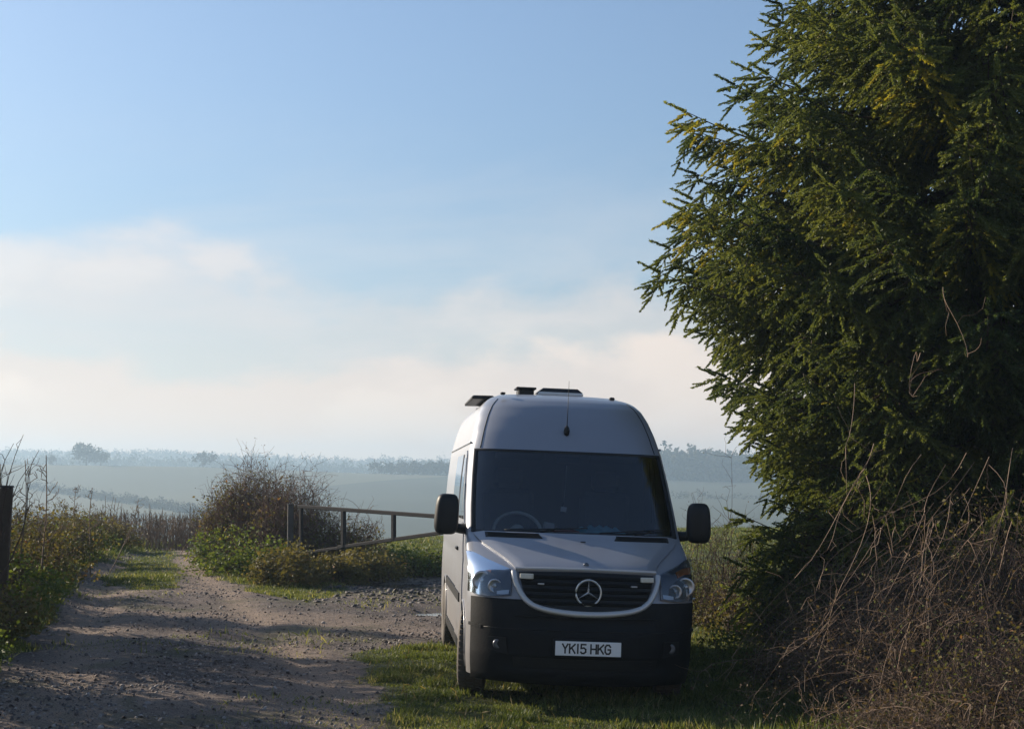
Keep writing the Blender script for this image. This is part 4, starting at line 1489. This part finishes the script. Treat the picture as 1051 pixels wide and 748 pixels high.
# shelter bushes left of the lane, out of the frame: they cast the long shade over the track
def shrub_tree(x, y, h, seed, label):
    g = np.random.default_rng(seed)
    root = empty('hedgerow_bush', (x, y, float(T(x, y))))
    tag(root, label, 'bush', 'shelter bushes left of the lane')
    q = QB(5); tips = []
    for k in range(5):
        a = g.uniform(0, 6.28)
        P = wander(np.array([math.cos(a) * .15, math.sin(a) * .15, -.1]), np.array([math.cos(a) * h * .22, math.sin(a) * h * .22, h * g.uniform(.75, 1)]), 10, .2, g)
        q.tube(P, np.linspace(.09, .015, 10), g.random())
        for m_ in range(14):
            j = g.integers(2, 10); d = unit(1, g)[0]; d[2] = abs(d[2]) * .8
            Q = wander(P[j], P[j] + d * h * g.uniform(.15, .33), 7, .1, g)
            q.tube(Q, np.linspace(.022, .005, 7), g.random()); tips.append(Q[2:])
            for w_ in range(5):
                e = unit(1, g)[0] * h * .09
                q.tube(wander(Q[3 + w_ % 4], Q[3 + w_ % 4] + e, 4, .03, g), np.linspace(.008, .003, 4), g.random())
    q.build('trunk', M['twigdark'], root)
    tips = np.concatenate(tips)
    n = 9000
    leaves('foliage', tips[g.integers(0, len(tips), n)] + g.normal(size=(n, 3)) * .12, g.uniform(.04, .09, n), M['leafmix'], root, g)
    return root


for i, (x, y, h, lb) in enumerate([(-6.5, 15.6, 2.1, 'ivy clad shelter bush just outside the hedge, middle one of the row'), (-7.3, 18.0, 2.4, 'tallest ivy clad shelter bush left of the lane'),
                                   (-5.5, 13.2, 1.9, 'shelter bush nearest to the timber post on the near side'), (-5.0, 10.6, 1.9, 'shelter bush beside the near left corner of the lane'),
                                   (-9.2, 21.5, 2.6, 'farthest shelter bush left of the lane')]):
    shrub_tree(x, y, h, 200 + i, lb)

# ------------------------------------------------------------------ spruces
# needle shoot: a short axis dressed with needles
def shoot_template(nn=16, seed=1):
    g = np.random.default_rng(seed)
    V = []; F = []
    for i in range(nn):
        t = i / (nn - 1)
        a = i * 2.4
        p = np.array([t * .92, 0, 0])
        rad = np.array([0, math.cos(a), math.sin(a)])
        d = np.array([.62 + .6 * t, 0, 0]) + rad * (1 - .35 * t)
        d /= np.linalg.norm(d)
        L = .23 * (1 - .25 * t)
        side = np.cross(d, rad); side = side / (np.linalg.norm(side) + 1e-6)
        wd = .085
        k = len(V)
        V += [p + side * wd, p - side * wd, p + d * L]
        F.append([k, k + 1, k + 2])
    k = len(V)
    V += [[0, .09, 0], [0, -.09, 0], [1.0, 0, 0]]; F.append([k, k + 1, k + 2])
    V += [[0, 0, .09], [0, 0, -.09], [1.0, 0, 0]]; F.append([k + 3, k + 4, k + 5])
    return np.array(V, float), np.array(F)


SH_V, SH_F = shoot_template()


def spruce(label, x, y, H, reach, nprim, seed, zlo=.35, dens=1.0, only_front=True, shoot=.115):
    g = np.random.default_rng(seed)
    z0 = float(T(x, y))
    root = empty('spruce_tree', (x, y, z0))
    tag(root, label, 'tree')
    tb = MB(); zz_ = np.linspace(-.1, H, 14)
    tb.tube(np.stack([.05 * np.sin(zz_), .05 * np.cos(zz_ * .7), zz_], -1), np.interp(zz_, [0, .5, H], [.30, .24, .02]), 10)
    trunk = tb.build('trunk', M['barkdark'], root)
    q = QB(4); LP = []; LX = []; LZ = []; LS = []; LR = []
    for i in range(nprim):
        t = (i + g.random()) / nprim
        h = zlo + (H - zlo - .3) * t ** 1.16
        az = g.uniform(0, 2 * math.pi)
        if only_front and (0.15 < az < math.pi - .6) and g.random() < .45: continue
        L = reach(h) * (.66 + .31 * math.sqrt(g.random()))
        out = np.array([math.cos(az), math.sin(az), 0])
        tt_ = np.linspace(0, 1, 12)
        droop = g.uniform(.16, .34) * L
        zc = h + .10 * L * tt_ - droop * np.sin(tt_ * math.pi * .62) * 1.1 + .20 * L * np.clip(tt_ - .62, 0, 1) ** 1.1
        wob = g.normal() * .10 * L * tt_ ** 2
        per = np.array([-out[1], out[0], 0])
        P = out[None] * (tt_ * L)[:, None] + per[None] * wob[:, None]
        P[:, 2] = zc
        q.tube(P, np.linspace(.012 + .008 * L, .004, 12), g.random())
        tone = g.uniform(0, 1) ** 1.2 * .82  # random branch tone paints lit and dark clumps into the needle colour
        if g.random() < .04: tone = .86
        # secondaries
        ns = int(L / .095 * dens)
        for s_ in range(ns):
            u = .14 + .86 * (s_ + g.random()) / ns
            k = u * 11; k0 = min(10, int(k)); p0 = P[k0] + (P[k0 + 1] - P[k0]) * (k - k0)
            tang = P[k0 + 1] - P[k0]; tang /= np.linalg.norm(tang)
            sgn = 1 if s_ % 2 else -1
            l2 = (.25 + .42 * (1 - u) ** .8 * min(1, L / 2.5)) * g.uniform(.6, 1.2)
            if u < .35: l2 *= .75
            dr = tang * g.uniform(.55, .95) + per * sgn * g.uniform(.5, .95)
            dr[2] -= g.uniform(.15, 1.0)
            dr /= np.linalg.norm(dr)
            m_ = 6
            ts = np.linspace(0, 1, m_)[:, None]
            Q = p0 + dr * ts * l2
            Q[:, 2] -= (ts[:, 0] ** 1.6) * l2 * g.uniform(.10, .45)
            q.tube(Q, np.linspace(.0055, .0022, m_), g.random())
            if l2 > .14 and u < .22 and g.random() < .6: continue
            nsh = max(3, int(l2 / .042))
            us_ = (np.arange(nsh) + g.random(nsh)) / nsh
            kk = us_ * (m_ - 1); k1 = np.minimum(m_ - 2, kk.astype(int))
            pp_ = Q[k1] + (Q[k1 + 1] - Q[k1]) * (kk - k1)[:, None]
            pv_ = np.cross(dr, [0, 0, 1.]); pv_ /= np.linalg.norm(pv_) + 1e-6
            sg_ = np.where(np.arange(nsh) % 2, 1., -1.)[:, None]
            X = dr[None] * g.uniform(.5, 1.1, (nsh, 1)) + pv_[None] * sg_ * g.uniform(.35, .85, (nsh, 1)) + g.normal(size=(nsh, 3)) * .13
            X[:, 2] -= g.uniform(.0, .35, nsh)
            LP.append(pp_); LX.append(X); LS.append(g.uniform(.7, 1.25, nsh) * shoot)
            LR.append(np.clip(tone + g.normal(size=nsh) * .10, 0, 1))
            # tip shoot
            LP.append(Q[-1:]); LX.append((Q[-1] - Q[-2])[None] + g.normal(size=(1, 3)) * .01); LS.append(np.array([shoot * 1.2])); LR.append(np.array([min(1, tone + .1)]))
        LP.append(P[-1:]); LX.append((P[-1] - P[-2])[None]); LS.append(np.array([shoot * 1.6])); LR.append(np.array([tone]))
    LP = np.concatenate(LP); LX = np.concatenate(LX); LS = np.concatenate(LS); LR = np.concatenate(LR)
    V, F, A = scatter(SH_V, SH_F, LP, LX, unit(len(LP), g), LS, LR)
    q.build('branches', M['barkdark'], root)
    np_mesh('crown', V, F, M['needle'], root, False, {'rnd': A})
    print('spruce shoots', len(LP))
    return root


_rz = [0, .5, 1.2, 1.8, 2.36, 2.9, 3.3, 3.8, 4.4, 4.9, 5.4, 6.0, 6.6, 7.05, 9, 13]
_rl = [2.8, 3.05, 3.0, 2.85, 2.90, 3.05, 3.3, 3.75, 4.0, 3.85, 3.65, 3.75, 2.95, 2.5, 1.9, .3]
spruce('huge dark spruce with drooping branches filling the right side', 5.35, 17.0, 13.0, lambda h: float(np.interp(h, _rz, _rl)) * .975, 760, 7, dens=1.15, shoot=.165)
spruce('second spruce standing behind the huge one at the right edge', 8.6, 19.5, 11.5, lambda h: float(np.interp(h, [0, 2, 6, 11.5], [2.8, 3.2, 2.6, .3])), 330, 8, dens=1.0, shoot=.15)
spruce('young bushy spruce low at the foot of the huge one beside the van', 3.95, 16.0, 3.2, lambda h: float(np.interp(h, [0, .6, 1.6, 3.2], [1.40, 1.5, 1.15, .15])), 170, 9, zlo=.08, dens=1.5, only_front=False, shoot=.11)


# ------------------------------------------------------------------ tangle at the right
def cane_bush(label, x, y, n, spanx, spany, h, seed, group, leafn=1200, drift=-.55):
    g = np.random.default_rng(seed)
    root = empty('bramble_tangle', (x, y, float(T(x, y)) - .02))
    tag(root, label, 'bramble', group)
    q = QB(3); tips = []
    for i in range(n):
        a = np.array([g.uniform(-spanx, spanx) * .7, g.uniform(-spany, spany), 0])
        hh = h * g.uniform(.45, 1.08)
        Lx = g.normal() * .45 * spanx + drift * g.uniform(.2, 1.0)
        apex = a + np.array([Lx * .55, g.normal() * .25, hh])
        end = a + np.array([Lx * 1.3, g.normal() * .35, hh * g.uniform(.05, .75)])
        t = np.linspace(0, 1, 13)[:, None]
        P = (1 - t) ** 2 * a + 2 * t * (1 - t) * (apex * 2 - (a + end) / 2) * 1.0 + t ** 2 * end
        # keep the arc under its apex
        P = a * (1 - t) ** 2 + 2 * t * (1 - t) * apex * np.array([1, 1, 1.45]) + t ** 2 * end
        w_ = g.normal(size=(2, 3)) * .06
        P += np.sin(t * 7 + g.uniform(0, 6)) * w_[0] + np.sin(t * 15 + g.uniform(0, 6)) * w_[1] * .5
        P[:, 2] = np.maximum(P[:, 2], .01)
        r0 = g.uniform(.0013, .0040)
        q.tube(P, np.linspace(r0, r0 * .45, 13), g.random() ** 4.5)
        for m_ in range(g.integers(3, 9)):
            j = g.integers(4, 12); d = unit(1, g)[0]; d[0] += drift * .4
            L = g.uniform(.12, .5)
            Q = wander(P[j], P[j] + d * L, 6, .03, g, -.04)
            q.tube(Q, np.linspace(r0 * .55, r0 * .3, 6), g.random() ** 3)
            tips.append(Q)
        tips.append(P[4:])
    q.build('canes', M['cane'], root)
    tips = np.concatenate(tips)
    P = tips[g.integers(0, len(tips), leafn)] + g.normal(size=(leafn, 3)) * .035
    leaves('dead_leaves', P, g.uniform(.012, .034, leafn), M['leafbrown'], root, g, .1)
    return root


GRP = 'tangled bramble bushes under the spruces'
for i, (px, Y, n, sx, sy, h, ln, lb) in enumerate([
        (1030, 12.0, 115, .80, .7, 1.45, 3000, 'tallest tangle of pale arching canes under the right edge of the spruce'),
        (960, 11.6, 105, .70, .6, 1.10, 3000, 'wide tangle of tan canes between the spruce and the grass'),
        (895, 12.8, 65, .50, .5, .75, 1800, 'low brown tangle reaching out toward the van'),
        (1030, 9.9, 80, .60, .5, .60, 3000, 'nearest bramble tangle in the lower right corner'),
        (950, 10.3, 70, .45, .4, .45, 1500, 'small dead tangle at the front edge of the bank'),
        (1090, 14.2, 120, .9, .7, 1.1, 2600, 'leafy brown tangle climbing against the far right spruce')]):
    cane_bush(lb, wp(px, Y), Y, n, sx, sy, h, 300 + i, GRP, ln)
# brown undergrowth filling the bank between
for i, (px, Y, rx, h, lb) in enumerate([(960, 13.6, 1.3, 1.35, 'brown leafy undergrowth bush behind the wide tangle'), (1050, 12.6, 1.2, 1.55, 'reddish brown undergrowth bush at the right edge'),
                                        (880, 14.2, 1.0, 1.15, 'dark undergrowth bush at the foot of the huge spruce'), (1035, 10.6, .8, .8, 'brown undergrowth bush in the near right corner')]):
    bush('undergrowth_bush', lb, 'bush', 'undergrowth bushes beneath the spruces', wp(px, Y), Y, rx, .7, h, 3200, .034, 300, 330 + i, 'leafmix', 'twigdark', 1.0, 1.05, .0035, 110, mid='leaf')
# thorny shrubs between van and spruce
for i, (px, Y, rx, h, nl, lb) in enumerate([(742, 21.5, .75, 1.45, 500, 'bare thorny shrub seen between the van mirror and the spruce'), (722, 20.0, .5, .75, 900, 'short brown shrub right behind the van flank'),
                                            (768, 18.5, .55, .95, 900, 'dull twiggy shrub at the left foot of the spruce')]):
    bush('thorn_shrub', lb, 'shrub', None, wp(px, Y), Y, rx, .5, h, nl, .05, 75, 350 + i, 'leafmix', 'twigdark', .5, 1.15, .0045, 40, spike=.5)
for i, (px, py, lb) in enumerate([(745, 655, 'green weed patch right of the van bumper'), (790, 668, 'weed patch in the shade before the spruce'), (725, 612, 'sunlit weed patch beside the van rear wheel'), (985, 722, 'fresh green nettle patch in the lower right corner')]):
    p = gp(px, py)
    bush('weed_patch', lb, 'weed', 'weeds near the van and bank', p[0], p[1], .35, .35, .26, 700, .045, 8, 360 + i, 'leaf', 'twigdark', 1.0, 1.0, .003, 24)

# thin dead climber stems hanging in front of the spruce
g = np.random.default_rng(77)
q = QB(3)
for k in range(40):
    px0, py0 = g.uniform(880, 1045), g.uniform(455, 600)
    px1, py1 = px0 + g.uniform(-150, -30), py0 + g.uniform(80, 210)
    if k > 36: px0, py0 = g.uniform(850, 1040), g.uniform(270, 400); px1, py1 = px0 + g.uniform(-40, 50), py0 + g.uniform(40, 130)
    Y = g.uniform(11.2, 12.4)
    P = wander(at(px0, py0, Y + .5), at(px1, min(py1, 680), Y), 12, .09, g, g.uniform(-.25, .2))
    q.tube(P, np.linspace(.0032, .0014, 12), g.random() ** .7)
    for m_ in range(3):
        j = g.integers(2, 11); Q = wander(P[j], P[j] + unit(1, g)[0] * .3, 5, .03, g)
        q.tube(Q, np.linspace(.0025, .0015, 5), g.random())
tag(q.build('dead_climber', M['cane']), 'pale dead climber stems trailing down over the spruce branches', 'climber')

# ------------------------------------------------------------------ grass and stones
def grass():
    g = np.random.default_rng(55)
    BV = np.array([[0, -.5, 0], [0, .5, 0], [.18, .30, .55], [.55, 0, 1.0]])
    BF = np.array([[0, 1, 2], [0, 2, 3]])
    N = 1500000
    r = np.exp(g.uniform(math.log(9.2), math.log(75), N)); az = np.radians(g.uniform(-27, 27, N))
    keep = g.random(N) < np.where(r < 34, 1, .55)
    r, az = r[keep], az[keep]
    x, y = np.sin(az) * r, np.cos(az) * r
    D = dirtmask(x, y)
    n1 = snoise(x, y, 2.5, 71)
    isle = poly_sd(x, y, ISLE) > -.2
    pr = np.clip(1.15 - D * 1.9 + n1 * .18, 0, 1) * np.where(isle, .85, 1)
    # grassy wisps on the track too
    pr = np.maximum(pr, .05 * (snoise(x, y, 1.3, 72) > .35))
    n2 = snoise(x, y, 4.5, 73)
    pr *= np.clip(.75 + .5 * n2, .25, 1)
    k = g.random(len(x)) < pr
    # nothing under the van wheels and body middle
    x, y, D = x[k], y[k], D[k]
    r = np.hypot(x, y)
    # world height per blade
    tall = sstep(-.2, .8, snoise(x, y, .9, 74)) * .5 + .9 * sstep(.05, .8, snoise(x, y, 8.0, 76))
    verge = sstep(0, 1.2, (-4.0 - np.clip(y - 12.5, 0, 27) * .19) - x)
    near_r = np.exp(-(((x - 2.1) / .8) ** 2 + ((y - 10.2) / .55) ** 2))
    h = (.022 + .055 * tall + .10 * verge + .15 * near_r) * g.uniform(.5, 1.35, len(x)) * np.where(y > 38, 1.5, 1)
    wdt = .0045 + .0004 * r
    X = unit(len(x), g); X[:, 2] = 0
    Z = np.array([0, 0, 1.]) + g.normal(size=(len(x), 3)) * .42
    Zn = Z / np.linalg.norm(Z, axis=1, keepdims=True)
    Xn = X - (X * Zn).sum(1, keepdims=True) * Zn; Xn /= np.linalg.norm(Xn, axis=1, keepdims=True)
    z = T(x, y) - .004
    loc = np.stack([x, y, z], -1)
    rnd = np.clip(.15 + .5 * sstep(-1, 1, snoise(x, y, 1.7, 75)) + g.normal(size=len(x)) * .24 + .25 * (D > .3), 0, 1)
    V, F, A = scatter(BV, BF, loc, Xn, Zn, np.stack([h * .7, wdt, h], -1), rnd)
    print('blades', len(x))
    o = np_mesh('grass', V, F, M['grass'], None, False, {'rnd': A})
    tag(o, kind='stuff', label='short winter grass on the verges and round the van', cat='grass')
    # pale dry stems among the near grass
    g = np.random.default_rng(56)
    n = 9000
    r = np.exp(g.uniform(math.log(9.5), math.log(60), n)); az = np.radians(g.uniform(-26, 26, n))
    x, y = np.sin(az) * r, np.cos(az) * r
    k = dirtmask(x, y) < .45
    x, y = x[k], y[k]
    h = g.uniform(.04, .12, len(x)) * np.where(y > 40, 2.5, 1)
    X = unit(len(x), g)
    Z = np.array([0, 0, 1.]) + g.normal(size=(len(x), 3)) * .35
    V, F, A = scatter(BV, BF, np.stack([x, y, T(x, y)], -1), X, Z, np.stack([h * .6, .004 + .0004 * y, h], -1), g.random(len(x)))
    o = np_mesh('dry_grass', V, F, M['fargrass'], None, False, {'rnd': A})
    tag(o, kind='stuff', label='dry pale grass stems scattered among the green', cat='dry grass')


grass()


def stones():
    g = np.random.default_rng(57)
    V0 = np.array([[1, 0, 0], [-1, 0, 0], [0, 1, 0], [0, -1, 0], [0, 0, .8], [0, 0, -.8], [.6, .6, .45], [-.6, .5, .5], [.5, -.6, .5], [-.6, -.6, .4]])
    F0 = np.array([[0, 6, 8], [0, 2, 6], [2, 7, 6], [1, 7, 2], [1, 9, 7], [3, 9, 1], [3, 8, 9], [0, 8, 3], [4, 8, 6], [4, 6, 7], [4, 7, 9], [4, 9, 8]])
    n = 90000
    r = np.exp(g.uniform(math.log(9), math.log(42), n)); az = np.radians(g.uniform(-26, 16, n))
    x, y = np.sin(az) * r, np.cos(az) * r
    d = dirtmask(x, y)
    k = (d > .45) & (g.random(n) < .30 + .7 * sstep(-.3, .6, snoise(x, y, 1.4, 81)))
    x, y = x[k], y[k]; n = len(x)
    s = g.lognormal(math.log(.0075), .55, n)
    s = np.minimum(s, .022) * (1 + y * .008)
    m, t, out = mat_new('stone')
    a = t.node('ShaderNodeAttribute', attribute_name='rnd').outputs['Fac']
    p = t.node('ShaderNodeBsdfPrincipled')
    t.l.new(t.mix(a, (.075, .062, .060), (.34, .30, .27)), p.inputs['Base Color']); p.inputs['Roughness'].default_value = .85
    t.l.new(p.outputs[0], out.inputs[0])
    V, F, A = scatter(V0, F0, np.stack([x, y, T(x, y) + s * .15], -1), unit(n, g), np.array([0, 0, 1.]) + g.normal(size=(n, 3)) * .4,
                      s[:, None] * g.uniform(.6, 1.3, (n, 3)), g.random(n) ** 1.6)
    o = np_mesh('gravel', V, F, m, None, False, {'rnd': A})
    tag(o, kind='stuff', label='loose stones strewn over the dirt track', cat='gravel')


stones()


# clods of churned mud by the puddle
def clods():
    g = np.random.default_rng(58)
    n = 700
    x = g.normal(-1.7, .9, n); y = g.normal(25.2, 1.6, n)
    V0 = np.array([[1, 0, 0], [-1, 0, 0], [0, 1, 0], [0, -1, 0], [0, 0, .7], [.6, .6, .35], [-.6, .5, .4], [.5, -.6, .4], [-.6, -.6, .3]])
    F0 = np.array([[0, 2, 5], [2, 1, 6], [1, 3, 8], [3, 0, 7], [4, 7, 5], [4, 5, 6], [4, 6, 8], [4, 8, 7], [0, 5, 7], [2, 6, 5], [1, 8, 6], [3, 7, 8]])
    s = g.uniform(.02, .055, n)
    m = principled('mud', (.055, .045, .042), .7, 0, .3, 14, .3, 40)
    V, F, A = scatter(V0, F0, np.stack([x, y, T(x, y)], -1), unit(n, g) * np.array([1, 1, .2]), np.tile([0, 0, 1.], (n, 1)), s[:, None] * np.array([1.4, 1, .8]), g.random(n))
    tag(np_mesh('mud_clods', V, F, m, None, False), kind='stuff', label='churned mud round the puddles by the gate', cat='mud')


clods()

# ------------------------------------------------------------------ far country
def ground_hit(px, py, near=120, far=6000):
    d = ray(px, py)
    ys = np.exp(np.linspace(math.log(near), math.log(far), 3000))
    zz_ = CAMZ + d[2] / d[1] * ys; xx_ = d[0] / d[1] * ys
    g_ = T(xx_, ys)
    k = np.argmax(g_ > zz_)
    return xx_[k], ys[k]


def tree_lump(g, c, w_, h, n, ls, low=.12):
    """points of a rounded broadleaf crown made of several boughs"""
    nb = 14
    B = g.normal(size=(nb, 3)) * np.array([w_ * .24, w_ * .24, h * .17]) + np.array([0, 0, h * .60])
    k = g.integers(0, nb, n)
    P = B[k] + unit(n, g) * (g.random((n, 1)) ** .4) * np.array([w_ * .20, w_ * .20, h * .20])
    P[:, 2] = np.maximum(P[:, 2], h * low) * (1 - .9 * (g.random(n) < .25) * (low < .1))
    return P + np.array(c)


def far_tree(label, px, Y, w_, h, seed, group=None, n=420):
    g = np.random.default_rng(seed)
    x = wp(px, Y); z = float(T(x, Y))
    root = empty('distant_tree', (x, Y, z - .5)); tag(root, label, 'tree', group)
    MB().tube([(0, 0, -.5), (0, 0, h * .35), (w_ * .04, 0, h * .7)], [h * .035, h * .025, h * .01], 6).build('trunk', M['barkdark'], root)
    P = tree_lump(g, (0, 0, 0), w_, h, n, 1)
    leaves('crown', P, g.uniform(.6, 1.3, n) * h * .14, M['fartree'], root, g)


GRP = 'lone trees on the middle ridge'
far_tree('broad round crowned tree on the hazy ridge above the left stalks', 88, 898, 14, 13.0, 400, GRP, 700)
far_tree('lower spreading tree touching the broad one on the hazy ridge', 103, 900, 12, 9.5, 401, GRP, 600)
far_tree('small hazy tree left of the broad round one', 52, 899, 6, 6.5, 402, GRP)
far_tree('faint tree standing alone on the ridge above the thorn bush', 208, 900, 9.5, 10, 403, GRP)
far_tree('hazy tree on the ridge left of the van roof solar panel', 424, 890, 9, 9.0, 404, GRP)
far_tree('wide hazy tree on the ridge touching the van side', 446, 892, 13, 9.0, 405, GRP, 600)


def wood(name, label, pxs, Y, hmin, hmax, step, seed, n=130, rows=2, dY=14):
    g = np.random.default_rng(seed)
    PP = []; S_ = []
    for rrow in range(rows):
        px = pxs[0]
        while px < pxs[1]:
            Yk = (Y(px) if callable(Y) else Y) + rrow * dY + g.normal() * 4
            h = g.uniform(hmin, hmax); wd = h * g.uniform(.7, 1.1)
            x = wp(px, Yk)
            PP.append(tree_lump(g, (x, Yk, float(T(x, Yk)) - (3.5 if Yk > 1200 else 1.0)), wd, h, n, 1, .05)); S_.append(g.uniform(.6, 1.3, n) * h * .17)
            px += step * g.uniform(.6, 1.4)
    P = np.concatenate(PP); S_ = np.concatenate(S_)
    o = leaves(name, P, S_, M['fartree'], None, g)
    tag(o, kind='stuff', label=label, cat='wood')


wood('wood', 'hazy grey wood along the ridge between the van and the spruce', (655, 860), 905, 13, 19, 4.2, 410, 210, 4)
wood('wood', 'thin line of hazy trees on the ridge left of the van', (385, 475), 905, 4.5, 9.5, 4.0, 411, 150, 2)
wood('wood', 'farthest pale wooded skyline across the whole valley', (-60, 1150), 1745, 7, 14, 3.4, 412, 90, 3, 30)
wood('wood', 'rounded hazy woods along the second ridge', (-60, 1150), lambda px: 1275 + 25 * math.sin(px * .05), 7, 15, 4.5, 416, 110, 2)
wood('wood', 'bushes dotted along the middle ridge field edge', (-40, 85), 903, 2.0, 4.0, 6, 413, 60, 1)
wood('hedgerow', 'long faint hedge slanting down across the hazy field', (30, 245), lambda px: float(ground_hit(px, 505 + (px - 50) * .148, 150)[1]), 3.0, 5.5, 1.4, 414, 90, 1)
wood('hedgerow', 'faint dark hedge at the foot of the hazy wood by the spruce', (690, 830), lambda px: float(ground_hit(px, 512, 150)[1]), 2.5, 5, 4, 415, 60, 1)
